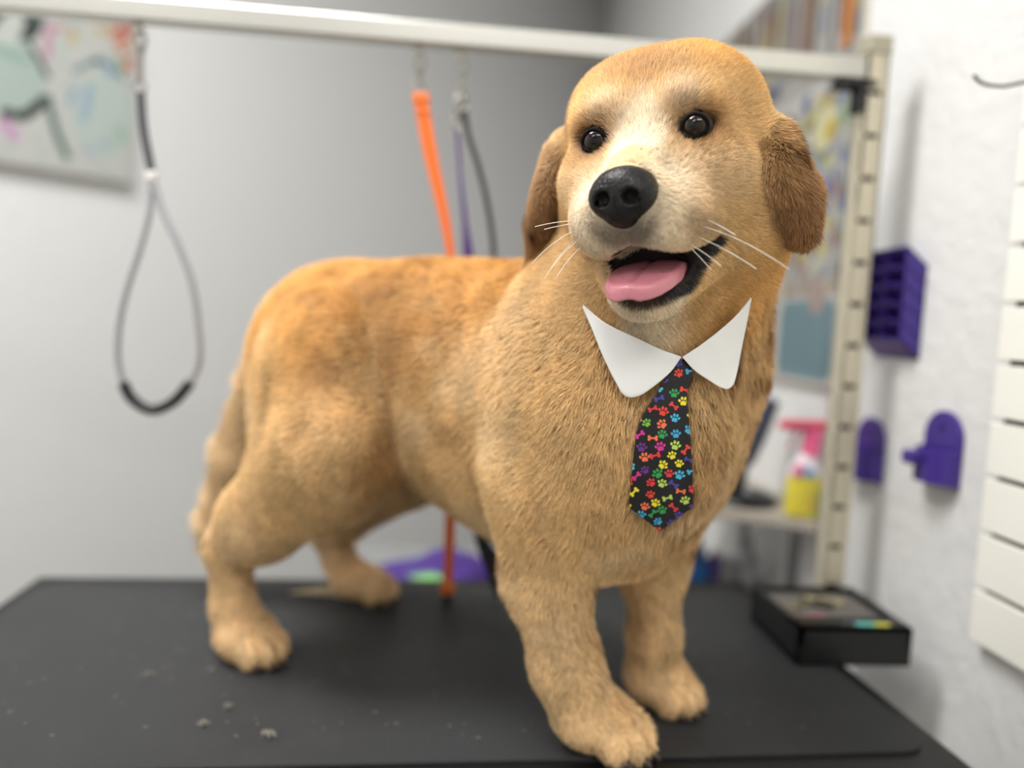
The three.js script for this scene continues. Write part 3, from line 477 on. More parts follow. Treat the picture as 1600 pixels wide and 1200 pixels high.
// colours of the coat, with shade painted in at the thigh fold and brow
const K = { gold: lin('#c99148'), deep: lin('#8d5e2c'), tan: lin('#d5ad77'), cream: lin('#eac99b'), pale: lin('#e6d4b8'), ear: lin('#93663a'), lip: lin('#181212'), mouth: lin('#241012'), paw: lin('#edc998') };
function coat(x, y, z, out) {
  headPt(x, y, z, hp); const [a, b, c] = hp, streak = noise3(x * 60, y * 22, z * 60) - 0.5, blot = noise3(x * 14 + 3, y * 14, z * 14 + 7) - 0.5;
  // body
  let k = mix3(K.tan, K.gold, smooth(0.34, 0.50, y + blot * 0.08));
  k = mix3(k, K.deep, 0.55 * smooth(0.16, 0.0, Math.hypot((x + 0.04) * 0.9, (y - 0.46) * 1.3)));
  k = mix3(k, K.tan, smooth(0.09, 0.17, x + (0.45 - y) * 0.12) * 0.85);
  k = mix3(k, K.cream, 0.5 * smooth(0.33, 0.22, y) * smooth(0.1, 0.0, Math.abs(x - 0.0) - 0.06));
  k = mix3(k, K.cream, 0.45 * smooth(0.05, -0.1, Math.abs(x + 0.33) - 0.03) * smooth(0.3, 0.4, y));
  const mott = noise3(x * 26 + 11, y * 20, z * 26) - 0.5, near = z > 0 ? 1 : 0.4;
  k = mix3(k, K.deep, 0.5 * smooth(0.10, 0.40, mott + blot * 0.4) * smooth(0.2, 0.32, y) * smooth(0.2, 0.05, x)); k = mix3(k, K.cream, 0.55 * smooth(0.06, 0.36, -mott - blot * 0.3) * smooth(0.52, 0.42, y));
  k = mix3(k, K.deep, 0.6 * near * smooth(0.022, 0.004, Math.abs(x + 0.045 + Math.max(0, 0.34 - y) * 0.25)) * smooth(0.24, 0.30, y) * smooth(0.47, 0.40, y));                  // shade of the fold in front of the thigh, painted into the coat
  k = mix3(k, K.cream, 0.45 * smooth(0.26, 0.17, y));
  k = mix3(k, K.paw, 0.75 * smooth(0.10, 0.03, y));
  k = mix3(k, K.cream, smooth(-0.36, -0.40, x) * 0.7);
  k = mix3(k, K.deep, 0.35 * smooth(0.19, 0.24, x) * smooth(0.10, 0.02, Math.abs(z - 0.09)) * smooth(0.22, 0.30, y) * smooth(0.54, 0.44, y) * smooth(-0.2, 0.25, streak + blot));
  k = mix3(k, K.cream, 0.4 * smooth(0.055, 0.02, Math.hypot(x - 0.13 - (0.45 - y) * 0.05, z - 0.13)) * smooth(0.28, 0.36, y));
  // head
  const hd = Math.hypot(a, b + 0.02, c), inHead = smooth(0.19, 0.15, hd);
  if (inHead > 0) {
    let q = mix3(K.tan, K.gold, 0.8 * smooth(0.03, 0.09, b - Math.abs(c) * 0.1) + 0.15);
    q = mix3(q, K.deep, 0.6 * smooth(0.040, 0.0, Math.hypot((a + 0.006) * 0.7, b - 0.075, (c - 0.03) * 0.5)));
    q = mix3(q, K.deep, 0.45 * smooth(0.055, 0.10, Math.abs(a)) * smooth(0.06, -0.03, c) * smooth(0.04, -0.02, b));             // sides of the face
    q = mix3(q, K.gold, 0.7 * smooth(-0.03, -0.12, b) * smooth(0.06, 0.0, c));                   // throat
    const blaze = smooth(0.030, 0.012, Math.abs(a) - 0.004 + Math.max(0, b - 0.02) * 0.5) * smooth(0.065, 0.03, b) * smooth(0.03, 0.06, c);
    const muz = smooth(0.060, 0.098, c + Math.max(0, -b - 0.05) * 0.25) * smooth(0.075, 0.040, Math.hypot(a, b + 0.055));
    const brow = smooth(0.028, 0.008, Math.hypot(Math.abs(a) - 0.032, (b - 0.040) * 1.2)) * smooth(0.02, 0.05, c) * 0.42;
    const jd = Math.min(...jawPrims.map((e) => prim(e, a, b, c)));
    const under = smooth(0.034, 0.010, Math.hypot((Math.abs(a) - 0.062) * 0.7, b + 0.028)) * smooth(0.03, 0.055, c) * 0.22;
    q = mix3(q, K.pale, under); q = mix3(q, K.pale, Math.max(blaze * 0.95, muz * 0.92)); q = mix3(q, K.pale, brow);
    q = mix3(q, K.tan, 0.75 * smooth(0.020, 0.006, Math.hypot(a * 0.7, b + 0.012)) * smooth(0.09, 0.10, c));       // patch above the nose
    q = mix3(q, K.pale, 0.8 * smooth(0.068, 0.09, c) * smooth(-0.115, -0.128, b) * smooth(0.012, 0.004, jd));                 // chin
    const near = Math.min(...[0, 2, 4, 5].map((i) => earPrims[i]).map((e) => prim(e, a, b, c)));
    q = mix3(q, K.ear, smooth(0.006, 0.0, near) * (0.45 + 0.55 * smooth(0.03, -0.06, b)));
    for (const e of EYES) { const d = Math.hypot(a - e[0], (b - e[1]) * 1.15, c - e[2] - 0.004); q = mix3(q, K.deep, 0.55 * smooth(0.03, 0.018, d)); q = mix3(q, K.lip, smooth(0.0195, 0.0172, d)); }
    const nose = Math.hypot(a - 0.003, (b + 0.050) * 0.8, (c - 0.14) * 0.8); q = mix3(q, lin('#5a4a42'), 0.75 * smooth(0.040, 0.028, nose) * smooth(-0.05, -0.075, b));
    q = mix3(q, lin('#7a5a40'), 0.38 * smooth(0.016, 0.004, Math.hypot(Math.abs(a) - 0.036, (b - 0.036) * 1.3)) * smooth(0.03, 0.05, c));   // brow shadow above the inner eye corners, put into the colour
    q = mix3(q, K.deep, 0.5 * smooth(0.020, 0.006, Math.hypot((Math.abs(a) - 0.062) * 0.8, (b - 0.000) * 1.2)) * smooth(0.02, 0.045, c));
    q = mix3(q, lin('#7a5a44'), 0.5 * smooth(0.014, 0.004, Math.hypot(a - 0.058, (b + 0.070) * 0.8)) * smooth(0.03, 0.05, c));     // corner of the mouth
    const m = mouthField(a, b, c);
    const line = lerp(-0.078, -0.110, smooth(0.055, 0.10, c)), band = lerp(0.0046, lerp(0.0035, 0.0095, smooth(-0.022, 0.0, a)), smooth(line + 0.004, line - 0.008, b)); q = mix3(q, K.lip, smooth(band, band - 0.0028, m) * smooth(0.03, 0.045, c));
    k = mix3(k, q, inHead); if (m < 0.0018 && c > 0.02 && inHead > 0.5) k = mix3(K.mouth, K.lip, 0.4);
  }
  const s = 1 + streak * 0.34 + blot * 0.2; out[0] = k[0] * s; out[1] = k[1] * s; out[2] = k[2] * (s * 0.98); return out;
}
const bodyGeo = surfaceNet(field, [-0.60, -0.006, -0.23], [0.47, 0.80, 0.34], CELL);
{
  const p = bodyGeo.attributes.position, col = new Float32Array(p.count * 3), o = [0, 0, 0];
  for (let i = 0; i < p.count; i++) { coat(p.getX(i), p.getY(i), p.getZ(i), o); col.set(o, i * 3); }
  bodyGeo.setAttribute('color', new THREE.BufferAttribute(col, 3));
}
const bodyMesh = part('body', bodyGeo, new THREE.MeshStandardMaterial({ vertexColors: true, roughness: 0.85 }), DOG);
// ---------- the dog's face ----------
const inHeadFrame = (m) => { m.applyMatrix4(headM); return m; };
{
  // nose leather: rounded wedge with two nostrils and a centre groove
  const NC = [0.003, -0.044, 0.128];
  const nf = (x, y, z) => {
    const X = (x - NC[0]) / 1.02, Y = (y - NC[1]) / 1.04, Z = (z - NC[2]) / 1.08;
    const q = (p) => prim(p, X, Y, Z);
    let d = q(E([0, 0.004, 0.0], [0.0275, 0.019, 0.021])); d = smin(d, q(E([0, -0.012, 0.002], [0.017, 0.015, 0.019])), 0.012);
    for (const s of [-1, 1]) d = smin(d, q(E([s * 0.0155, -0.003, 0.006], [0.0125, 0.0125, 0.014])), 0.007);
    for (const s of [-1, 1]) { d = smax(d, -q(E([s * 0.0125, -0.004, 0.0215], [0.0072, 0.0064, 0.010], 0, [0, s * 0.3, 0])), 0.003); d = smax(d, -q(C([s * 0.016, -0.0075, 0.018], [s * 0.0255, -0.0035, 0.008], 0.0026, 0.0012)), 0.002); }
    d = smax(d, -q(C([0, -0.004, 0.0245], [0, -0.027, 0.0175], 0.0009, 0.0016)), 0.003);
    return d - 0.0006 * noise3(x * 900, y * 900, z * 900);
  };
  const g = surfaceNet(nf, [NC[0] - 0.040, NC[1] - 0.040, NC[2] - 0.028], [NC[0] + 0.040, NC[1] + 0.034, NC[2] + 0.036], 0.0008);
  inHeadFrame(part('nose', g, phys(new THREE.Color(0.011, 0.010, 0.010), 0.36, { specularIntensity: 0.45 }), DOG, 'shiny black nose leather'));
  // eyes
  for (const [ex, ey, ez] of EYES) {
    const s = new THREE.SphereGeometry(EYE_R, 48, 36).rotateX(Math.PI / 2), p = s.attributes.position, c = [];
    const gaze = V(ex < 0 ? 0.10 : -0.02, 0.02, 1).normalize();
    for (let i = 0; i < p.count; i++) { const a = Math.acos(clamp(V(p.getX(i), p.getY(i), p.getZ(i)).normalize().dot(gaze), -1, 1)); c.push(...(a < 0.34 ? [0.004, 0.004, 0.005] : a < 0.86 ? mix3([0.022, 0.011, 0.006], [0.010, 0.006, 0.004], smooth(0.6, 0.86, a)) : mix3([0.008, 0.006, 0.005], [0.05, 0.035, 0.03], smooth(1.02, 1.15, a)))); }
    s.setAttribute('color', new THREE.Float32BufferAttribute(c, 3));
    const e = part('eye', s, phys(0xffffff, 0.06, { vertexColors: true, specularIntensity: 0.7 }), DOG); e.position.set(ex, ey, ez); e.updateMatrix(); inHeadFrame(e);
    // dark lid rims, a lemon-shaped opening
    const lid = []; for (let i = 0; i <= 40; i++) { const a = i / 40 * Math.PI * 2, rx = 0.0116, ry = Math.sin(a) > 0 ? 0.0100 : 0.0098, x = Math.cos(a) * rx, y = Math.sin(a) * ry * (1 - 0.12 * Math.cos(a) ** 2) - Math.abs(Math.cos(a)) ** 3 * 0.001; lid.push([ex + x, ey + y, ez + Math.sqrt(Math.max(0, (EYE_R + 0.0004) ** 2 - x * x - y * y))]); }
    inHeadFrame(part('eyelid', tube(lid.slice(0, 40), 0.0019, 64, 8, true), phys(0x0e0a09, 0.8, { specularIntensity: 0.3 }), DOG));
  }
  // tongue
  const tf = (x, y, z) => { // slab that droops over the lower lip
    const s = clamp((z - 0.03) / 0.1, 0, 1.2), cy = -0.098 - 0.019 * Math.pow(clamp((z - 0.06) / 0.066, 0, 1.2), 1.5), w = 0.0335 * Math.sqrt(Math.max(0.001, 1 - Math.pow(clamp((z - 0.075) / 0.060, 0, 1), 3.2)));
    const X = (x - 0.005) / Math.max(w, 0.002), th = 0.0065 + 0.002 * (1 - s), top = cy - 0.0022 * Math.exp(-((x - 0.005) ** 2) / 0.000012) * smooth(0.13, 0.115, z) - 0.004 * (X * X) + 0.0006 * (noise3(x * 260, y * 260, z * 260) - 0.5);
    const dx = (Math.abs(x - 0.005) - w + 0.005), dy = Math.abs(y - top + th) - th + 0.005, dz = z - 0.1355 + 0.005, e = [Math.max(dx, 0), Math.max(dy, 0), Math.max(dz, 0)];
    return Math.max(Math.hypot(...e) + Math.min(Math.max(dx, dy, dz), 0) - 0.005, 0.02 - z) * 0.8;
  };
  const tg = surfaceNet(tf, [-0.040, -0.155, 0.016], [0.046, -0.085, 0.146], 0.0013, 1e9);
  inHeadFrame(part('tongue', tg, phys(new THREE.Color(0.56, 0.19, 0.23), 0.42, { clearcoat: 0.35, clearcoatRoughness: 0.3 }), DOG, 'pink tongue resting over the lower lip'));
  // teeth and the dark gum behind the lower lip
  const ivory = phys(0xe8dfc8, 0.3, { clearcoat: 0.5 });
  const tooth = (x, y, z, h, r, tilt = 0) => { const t = part('tooth', new THREE.ConeGeometry(r, h, 14).translate(0, h / 2, 0), ivory, DOG); t.position.set(x, y, z); t.rotation.z = tilt; t.updateMatrix(); inHeadFrame(t); };
  tooth(-0.0185, -0.080, 0.117, 0.012, 0.0028, Math.PI);
  for (let i = -2; i <= 2; i++) tooth(0.005 + i * 0.0042, -0.1322, 0.1072 - Math.abs(i) * 0.0012, 0.0035, 0.0016);
  // whiskers
  const wm = std(0xf2ece0, 0.4), wr = rng(12);
  const whisker = (x, y, z, dx, dy, dz, droop) => { const pts = []; for (let i = 0; i <= 8; i++) { const t = i / 8; pts.push([x + dx * t, y + dy * t - droop * t * t, z + dz * t]); } inHeadFrame(part('whisker', tube(pts, 0.00032, 16, 5), wm, DOG)); };
  for (const [x, y, z, dx, dy, dz, dr] of [[0.050, -0.070, 0.098, 0.080, -0.024, -0.004, 0.020], [0.047, -0.078, 0.098, 0.058, -0.024, 0.002, 0.010], [0.044, -0.084, 0.102, 0.034, -0.018, 0.006, 0.006], [0.052, -0.063, 0.094, 0.036, -0.014, 0.004, 0.006], [0.047, -0.088, 0.098, 0.022, -0.020, 0.006, 0.003]]) whisker(x, y, z, dx, dy, dz, dr);
  for (const [x, y, z, dx, dy, dz, dr] of [[-0.046, -0.060, 0.105, -0.046, 0.004, 0.006, 0.006], [-0.044, -0.066, 0.108, -0.05, -0.012, 0.01, 0.018], [-0.042, -0.074, 0.108, -0.038, -0.016, 0.012, 0.02], [-0.040, -0.080, 0.108, -0.028, -0.014, 0.012, 0.016], [-0.046, -0.072, 0.1, -0.034, -0.012, 0.01, 0.02], [-0.044, -0.062, 0.104, -0.04, 0.001, 0.004, 0.004]]) whisker(x, y, z, dx, dy, dz, dr);
  // nails
  const nm = std(0x3b3029, 0.45), ng = new THREE.SphereGeometry(1, 12, 8).scale(0.0075, 0.0045, 0.0038);
  for (const [u, w, turn, s] of PAWS) { const c = Math.cos(turn), n = Math.sin(turn); for (const [f, l] of [[0.049, -0.028], [0.063, -0.0098], [0.063, 0.0098], [0.049, 0.028]]) { const t = part('nail', ng, nm, DOG); t.position.set(u + (f * c + l * n) * s, 0.0085, w + (-f * n + l * c) * s); t.rotation.set(0, turn, -0.45); } }
}
// ---------- collar and tie ----------
const CQ = V(0.214, 1.251, -0.70), CN = V(-0.292, 0.035, 0.956).normalize(), CX = V(0, 1, 0).cross(CN).normalize(), CY = CN.clone().cross(CX);
const toDog = DOG.matrixWorld.clone().invert(), tv = V(0, 0, 0);
function drape(a, b, lift) { // from in front of the chest back onto the coat
  let t = 0.12; for (let i = 0; i < 40; i++) { tv.copy(CQ).addScaledVector(CX, a).addScaledVector(CY, b).addScaledVector(CN, t).applyMatrix4(toDog); const d = field(tv.x, tv.y, tv.z) - lift; if (d < 0.0005 || t < -0.12) break; t -= d * 0.8; }
  return Math.max(t, -0.12);
}
const along = (pts, n) => { const L = [0]; for (let i = 1; i < pts.length; i++) L.push(L[i - 1] + Math.hypot(pts[i][0] - pts[i - 1][0], pts[i][1] - pts[i - 1][1])); const out = []; for (let k = 0; k <= n; k++) { const s = L[L.length - 1] * k / n; let i = 1; while (i < pts.length - 1 && L[i] < s) i++; const t = (s - L[i - 1]) / (L[i] - L[i - 1] || 1); out.push([lerp(pts[i - 1][0], pts[i][0], t), lerp(pts[i - 1][1], pts[i][1], t)]); } return out; };
const curve2 = (pts, n) => new THREE.CatmullRomCurve3(pts.map(([x, y]) => V(x, y, 0))).getSpacedPoints(n).map((p) => [p.x, p.y]);
const outlines = [];
function sheet(A, B, n, m, lift, thick, smoothing, liftAt = () => 0) { // cloth lofted between two edges, draped, thickened
  const rows = []; for (let i = 0; i <= n; i++) { const r = []; for (let j = 0; j <= m; j++) { const a = lerp(A[i][0], B[i][0], j / m), b = lerp(A[i][1], B[i][1], j / m); r.push([a, b, drape(a, b, lift) + liftAt(i / n, j / m)]); } rows.push(r); }
  const base = rows.map((r) => r.map((q) => q[2]));
  for (let k = 0; k < smoothing; k++) { const c = rows.map((r) => r.map((p) => p[2])); for (let i = 0; i <= n; i++) for (let j = 0; j <= m; j++) { let s = 0, q = 0; for (const [di, dj] of [[1, 0], [-1, 0], [0, 1], [0, -1]]) { const v = c[i + di]?.[j + dj]; if (v !== undefined) { s += v; q++; } } rows[i][j][2] = Math.max(base[i][j] - 0.0005, lerp(c[i][j], s / q, 0.5)); } }
  outlines.push([...A, ...B.slice().reverse()]);
  const g = new THREE.BufferGeometry(), pos = [], uv = [], idx = [], w = m + 1, N = (n + 1) * w, p = V(0, 0, 0);
  for (const side of [0, 1]) for (const r of rows) for (const [a, b, t] of r) { p.copy(CX).multiplyScalar(a).addScaledVector(CY, b).addScaledVector(CN, t - side * thick); pos.push(p.x, p.y, p.z); uv.push(a, b); }
  for (let i = 0; i < n; i++) for (let j = 0; j < m; j++) { const a = i * w + j, b = a + 1, c = a + w, d = c + 1; idx.push(a, c, b, b, c, d, N + a, N + b, N + c, N + b, N + d, N + c); }
  const rim = []; for (let j = 0; j < m; j++) rim.push([j, j + 1]); for (let i = 0; i < n; i++) rim.push([i * w + m, (i + 1) * w + m]); for (let j = m; j > 0; j--) rim.push([n * w + j, n * w + j - 1]); for (let i = n; i > 0; i--) rim.push([i * w, (i - 1) * w]);
  for (const [a, b] of rim) idx.push(a, b, N + a, b, N + b, N + a);
  g.setAttribute('position', new THREE.Float32BufferAttribute(pos, 3)); g.setAttribute('uv', new THREE.Float32BufferAttribute(uv, 2)); g.setIndex(idx); g.computeVertexNormals(); return g;
}
{
  const t = thing('shirt_collar', 'white pointed shirt collar worn around the dog\'s neck', 'collar', CQ.toArray()), m = phys(0xe9e8e6, 0.6, { side: THREE.DoubleSide });
  const L0 = curve2([[0.0004, 0.0024], [-0.0139, 0.0063], [-0.0382, 0.0158], [-0.0722, 0.0303], [-0.0934, 0.0457]], 40), L1 = curve2([[0.0005, 0.0012], [-0.0079, -0.0125], [-0.0234, -0.0279], [-0.035, -0.0365], [-0.0435, -0.0386], [-0.0505, -0.036], [-0.056, -0.028], [-0.07, -0.0043], [-0.084, 0.0242], [-0.0938, 0.0432]], 40);
  const R0 = curve2([[0.0022, 0.0025], [0.016, 0.0128], [0.0338, 0.0286], [0.0497, 0.0452], [0.0614, 0.0621]], 40), R1 = curve2([[0.0022, 0.0013], [0.0135, -0.0099], [0.0285, -0.019], [0.039, -0.0245], [0.0462, -0.0262], [0.0512, -0.0225], [0.0545, -0.010], [0.0574, 0.0152], [0.0602, 0.0387], [0.0621, 0.0604]], 40);
  part('collar_flap', sheet(L0, L1, 40, 16, 0.0165, 0.0012, 14), m, t); part('collar_flap', sheet(R1, R0, 40, 16, 0.0165, 0.0012, 14), m, t);
  const tie = thing('necktie', 'black necktie printed with multicoloured paw prints and bones', 'necktie', CQ.toArray());
  const cols = ['#e8432e', '#f4764a', '#f2e02e', '#7dbb3c', '#2f9e4f', '#3fa9d6', '#4b3f9e', '#6a2f86', '#d6318f', '#b9d65e', '#e23a3a', '#45b7dc'];
  const tex = canvasTex(1024, 2048, (g, w, h) => {
    g.fillStyle = '#0b0a0c'; g.fillRect(0, 0, w, h); const r = rng(9), pts = [], S = w / 0.09;
    for (let k = 0; k < 9000 && pts.length < 700; k++) { const x = r() * w, y = r() * h; if (pts.every((p) => Math.hypot(p[0] - x, p[1] - y) > 0.0096 * S)) pts.push([x, y]); }
    let last = 0;
    pts.forEach(([x, y], i) => {
      g.save(); g.translate(x, y); g.rotate((r() - 0.5) * 2.0); last = (last + 1 + Math.floor(r() * (cols.length - 1))) % cols.length; g.fillStyle = cols[last]; const s = S * (0.00122 + r() * 0.00028);
      const el = (a, b, c, d, q = 0) => { g.beginPath(); g.ellipse(a * s, b * s, c * s, d * s, q, 0, 7); g.fill(); };
      if (i % 5 < 3) { el(0, 1.2, 1.9, 1.5); el(-0.9, 1.8, 1.1, 1.1); el(0.9, 1.8, 1.1, 1.1); el(-2.7, -0.3, 0.8, 1.1, -0.5); el(-1.05, -1.9, 0.85, 1.25, -0.15); el(1.05, -1.9, 0.85, 1.25, 0.15); el(2.7, -0.3, 0.8, 1.1, 0.5); }
      else { g.fillRect(-2.2 * s, -0.65 * s, 4.4 * s, 1.3 * s); for (const a of [-2.4, 2.4]) for (const b of [-0.9, 0.9]) el(a, b, 1.0, 1.0); }
      g.restore();
    });
  });
  tex.wrapS = tex.wrapT = THREE.RepeatWrapping; tex.repeat.set(1 / 0.09, 1 / 0.18); tex.offset.set(0.5, 1);
  const tm = phys(0xffffff, 0.55, { map: tex, side: THREE.DoubleSide });
  const A = along([[-0.0045, 0.0005], [-0.0075, -0.008], [-0.0115, -0.0190], [-0.0215, -0.037], [-0.0305, -0.0535], [-0.036, -0.0719], [-0.0374, -0.1055], [-0.0382, -0.1301], [-0.0395, -0.1456], [-0.0085, -0.1699]], 80), B = along([[0.0068, 0.0005], [0.0100, -0.0040], [0.0122, -0.0124], [0.0088, -0.028], [0.0083, -0.0365], [0.0122, -0.0589], [0.0165, -0.0886], [0.0207, -0.1243], [0.0225, -0.1416], [-0.0075, -0.1699]], 80);
  part('blade', sheet(A, B, 80, 16, 0.0125, 0.0025, 50, () => 0), tm, tie);
}
// ---------- the coat: short tufts of hair all over the body ----------
{
  const inside = (poly, a, b) => { let c = false; for (let i = 0, j = poly.length - 1; i < poly.length; j = i++) if ((poly[i][1] > b) !== (poly[j][1] > b) && a < (poly[j][0] - poly[i][0]) * (b - poly[i][1]) / (poly[j][1] - poly[i][1]) + poly[i][0]) c = !c; return c; };
  const tr = rng(4), tint = [], pos = [], nor = [], idx = [];
  for (let b = 0; b < 6; b++) { // one tuft: blades that rise and lie over, unit length
    const x0 = (tr() - 0.5) * 0.42, z0 = (tr() - 0.5) * 0.42, L = 0.7 + tr() * 0.45, yaw = (tr() - 0.5) * 0.7, a0 = 0.7 + tr() * 0.35, a1 = 0.12 + tr() * 0.3, wd = 0.047, n = 3, sh = 0.66 + tr() * 0.68;
    let y = -0.08, f = 0; const s0 = pos.length / 3;
    for (let i = 0; i <= n; i++) {
      const t = i / n, w = wd * (1 - 0.85 * t * t) * 0.5, a = lerp(a0, a1, t), cx = x0 + Math.sin(yaw) * f, cz = z0 + Math.cos(yaw) * f;
      const N = V(-Math.sin(a) * Math.sin(yaw), Math.cos(a), -Math.sin(a) * Math.cos(yaw)).multiplyScalar(0.45).add(V(0, 0.65, 0));
      if (i < n) { for (const s of [-1, 1]) { pos.push(cx + s * w * Math.cos(yaw), y, cz - s * w * Math.sin(yaw)); tint.push(sh, sh, sh); const q = N.clone().add(V(s * 0.25, 0, 0)).normalize(); nor.push(q.x, q.y, q.z); } }
      else { pos.push(cx, y, cz); tint.push(sh, sh, sh); const q = N.normalize(); nor.push(q.x, q.y, q.z); }
      y += Math.sin(a) * L / n; f += Math.cos(a) * L / n;
    }
    for (let i = 0; i < n - 1; i++) { const q = s0 + i * 2; idx.push(q, q + 3, q + 1, q, q + 2, q + 3); } const q = s0 + (n - 1) * 2; idx.push(q, q + 2, q + 1);
  }
  const tuft = new THREE.BufferGeometry(); tuft.setAttribute('position', new THREE.Float32BufferAttribute(pos, 3)); tuft.setAttribute('normal', new THREE.Float32BufferAttribute(nor, 3)); tuft.setAttribute('color', new THREE.Float32BufferAttribute(tint, 3)); tuft.setIndex(idx);
  const P = bodyGeo.attributes.position, Nn = bodyGeo.attributes.normal, I = bodyGeo.index.array, nt = I.length / 3, cum = new Float64Array(nt); let total = 0; const A = V(0, 0, 0), B = V(0, 0, 0), D = V(0, 0, 0);
  for (let i = 0; i < nt; i++) { A.fromBufferAttribute(P, I[i * 3]); B.fromBufferAttribute(P, I[i * 3 + 1]); D.fromBufferAttribute(P, I[i * 3 + 2]); const cx = (A.x + B.x + D.x) / 3, cy = (A.y + B.y + D.y) / 3, cz = (A.z + B.z + D.z) / 3; headPt(cx, cy, cz, hp); const hd = Math.hypot(hp[0], hp[1] + 0.02, hp[2] - 0.02); total += B.sub(A).cross(D.sub(A)).length() / 2 * (hd < 0.17 ? (hp[2] > -0.02 ? 5.5 : 2) : 1); cum[i] = total; }
  const COUNT = FUR, r = rng(2024), M = new THREE.Matrix4(), mats = [], cols = [], n = V(0, 0, 0), f = V(0, 0, 0), X = V(0, 0, 0), o = [0, 0, 0], headX = V(0, 0, 0), wp = V(0, 0, 0);
  const basis = new THREE.Matrix3().setFromMatrix4(headM);
  for (let k = 0; k < COUNT; k++) {
    const s = r() * total; let lo = 0, hi = nt - 1; while (lo < hi) { const m = (lo + hi) >> 1; if (cum[m] < s) lo = m + 1; else hi = m; }
    let u = r(), v = r(); if (u + v > 1) { u = 1 - u; v = 1 - v; } const w = 1 - u - v, [i0, i1, i2] = [I[lo * 3], I[lo * 3 + 1], I[lo * 3 + 2]];
    const x = P.getX(i0) * w + P.getX(i1) * u + P.getX(i2) * v, y = P.getY(i0) * w + P.getY(i1) * u + P.getY(i2) * v, z = P.getZ(i0) * w + P.getZ(i1) * u + P.getZ(i2) * v;
    n.set(Nn.getX(i0) * w + Nn.getX(i1) * u + Nn.getX(i2) * v, Nn.getY(i0) * w + Nn.getY(i1) * u + Nn.getY(i2) * v, Nn.getZ(i0) * w + Nn.getZ(i1) * u + Nn.getZ(i2) * v).normalize();
    if (y < 0.003) continue;
    headPt(x, y, z, hp); const [a, b, c] = hp, hd = Math.hypot(a, b + 0.02, c - 0.01), head = smooth(0.19, 0.14, hd);
    let len = 0.0175;
    // which way the hair lies
    f.set(-0.75, -0.65, 0); if (y < 0.3) f.lerp(V(-0.15, -1, 0), smooth(0.3, 0.2, y)); f.lerp(V(-0.1, -1, 0.1), smooth(0.15, 0.25, x) * 0.9);
    len = lerp(len, 0.0125, smooth(0.24, 0.14, y)); len = lerp(len, 0.0075, smooth(0.09, 0.03, y)); if (x < -0.36 && y > 0.06 && z > -0.1) { len = lerp(len, 0.032, smooth(-0.36, -0.39, x)); f.set(-0.4, -1, 0); }
    if (x > -0.2 && x < 0.12 && y < 0.34 && y > 0.2) len = 0.019;
    if (head > 0) {
      if (mouthField(a, b, c) < 0.0042 && c > 0.0) continue;
      if (EYES.some((e) => Math.hypot(a - e[0], (b - e[1]) * 1.1, c - e[2] - 0.003) < 0.0172)) continue;
      if (Math.hypot((a - 0.003) / 0.030, (b + 0.045) / 0.0285, (c - 0.133) / 0.03) < 1) continue;
      const ear = Math.min(...[0, 2, 4, 5].map((i) => prim(earPrims[i], a, b, c))) < 0.005;
      const hl = ear ? 0.015 : lerp(0.0045, 0.0125, smooth(0.04, 0.15, Math.hypot(a, b + 0.045, c - 0.13)));
      len = lerp(len, hl, head); const g = ear ? V(a * 0.6, -1, -0.25) : V(a * 1.1, b + 0.035 + (c > 0.07 ? -0.02 : 0), (c - 0.155) * 0.9).normalize(); g.applyMatrix3(basis); f.lerp(g, head);
    }
    wp.set(x, y, z).applyMatrix4(DOG.matrixWorld).sub(CQ); if (wp.dot(CN) > -0.13 && Math.abs(wp.dot(CX)) < 0.1 && (n.x * 0.27 + n.z * 0.96) > 0) { const ca = wp.dot(CX), cb = wp.dot(CY); if (outlines.some((q) => inside(q, ca, cb))) len = Math.min(len, 0.0035); }
    // clumping: neighbouring tufts lean together
    const q = 42, j1 = noise3(x * q + 5, y * q, z * q) - 0.5, j2 = noise3(x * q, y * q + 9, z * q + 3) - 0.5, j3 = noise3(x * q + 2, y * q + 4, z * q + 8) - 0.5; if (head > 0.5 && c < 0.02 && Math.abs(a) > 0.095) f.multiplyScalar(0.6); f.x += j1 * 0.9 + (r() - 0.5) * 0.3; f.y += j2 * 0.9 + (r() - 0.5) * 0.3; f.z += j3 * 0.9 + (r() - 0.5) * 0.3;
    f.addScaledVector(n, -f.dot(n)); if (f.lengthSq() < 1e-6) f.set(n.y, -n.x, 0); f.normalize(); X.copy(n).cross(f);
    const S = len * (0.75 + r() * 0.5), W = Math.max(S, 0.006);
    M.set(X.x * W, n.x * S, f.x * S, x, X.y * W, n.y * S, f.y * S, y, X.z * W, n.z * S, f.z * S, z, 0, 0, 0, 1); mats.push(...M.elements);
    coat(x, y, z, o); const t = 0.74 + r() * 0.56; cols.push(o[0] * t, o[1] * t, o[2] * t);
  }
  const hair = new THREE.InstancedMesh(tuft, new THREE.MeshStandardMaterial({ vertexColors: true, roughness: 0.7, side: THREE.DoubleSide }), mats.length / 16);
  hair.instanceMatrix.array.set(mats); hair.instanceColor = new THREE.InstancedBufferAttribute(new Float32Array(cols), 3);
  hair.name = 'coat'; hair.userData.kind = 'stuff'; hair.castShadow = hair.receiveShadow = true; DOG.add(hair);
}
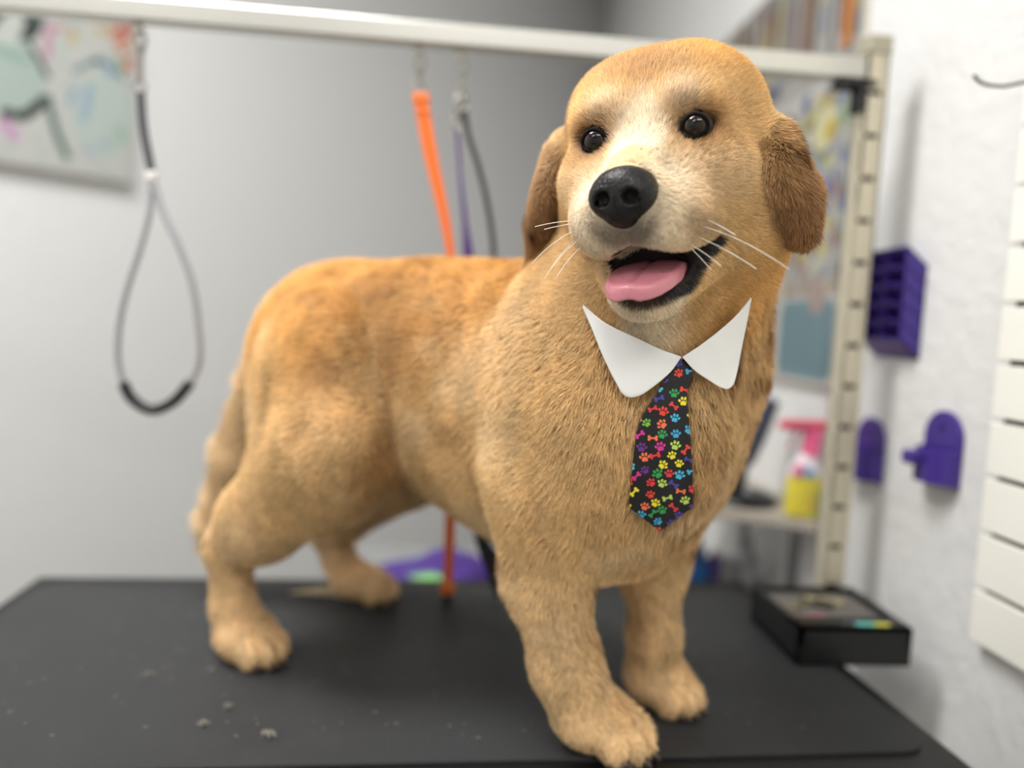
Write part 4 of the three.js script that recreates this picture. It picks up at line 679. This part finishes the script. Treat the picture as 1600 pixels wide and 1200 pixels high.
{ // cut hair on the mat
  const r = rng(61), strand = (x, y, z, a, l, h) => tube([[x, y, z], [x + Math.cos(a) * l * 0.5, y + h, z + Math.sin(a) * l * 0.5], [x + Math.cos(a + 0.5) * l, y + 0.0005, z + Math.sin(a + 0.5) * l]], 0.00035, 5, 3);
  const clump = (n, sx, sz, l) => { const g = []; for (let i = 0; i < n; i++) g.push(strand((r() - 0.5) * sx, 0.0006 + r() * 0.003, (r() - 0.5) * sz, r() * 6.28, l * (0.5 + r()), 0.002 + r() * 0.003)); return merge(g); };
  const pale = std(0xa8a294, 0.9), Y = TABLE_Y + 0.0005;
  const place = (label, x, z, n, sx, sz, l, turn = 0) => part('hairs', clump(n, sx, sz, l), pale, thing('hair_clump', label, 'hair clump', [x, Y, z], turn));
  const long = thing('hair_clump', 'long pale clump of cut hair beside the far hind paw', 'hair clump', [-0.185, Y, -1.285], -0.1), lg = [];
  for (let i = 0; i < 260; i++) { const k = r(), s = (r() - 0.5) * 0.03 * k; lg.push(tube([[0.05 - 0.01 * r(), 0.001 + r() * 0.008 * (1), s * 1.2 + (r() - 0.5) * 0.012], [0.0, 0.004 + r() * 0.008, s + (r() - 0.5) * 0.012], [-0.05 - r() * 0.015, 0.001, (r() - 0.5) * 0.008]], 0.0005, 6, 3)); }
  part('hairs', lg, std(0xcdbb98, 0.9), long);
  place('small pale clump of cut hair in front of the near hind paw', -0.262, -0.865, 16, 0.009, 0.004, 0.005);
  place('tiny grey clump of cut hair on the mat, second from the front', -0.245, -0.905, 10, 0.006, 0.003, 0.004);
  place('brownish clump of cut hair near the front edge of the mat', -0.185, -0.845, 18, 0.016, 0.005, 0.006);
  place('tiny pale clump of cut hair touching the near hind paw', -0.292, -1.0, 8, 0.004, 0.003, 0.003);
  place('tiny pale clump of cut hair left of the near hind paw', -0.365, -0.985, 10, 0.006, 0.003, 0.004);
  const g = []; for (let i = 0; i < 170; i++) g.push(strand(-0.035 + (r() - 0.5) * 1.1, Y, -1.07 + (r() - 0.5) * 0.46, r() * 6.28, 0.002 + r() * 0.004, 0.0008));
  const d = new THREE.Mesh(merge(g), pale); d.name = 'loose_hairs'; d.userData = { kind: 'stuff', label: 'loose short hairs scattered over the black mat', category: 'hair' }; scene.add(d);
}
shadows(scene);
renderer.render(scene, camera);
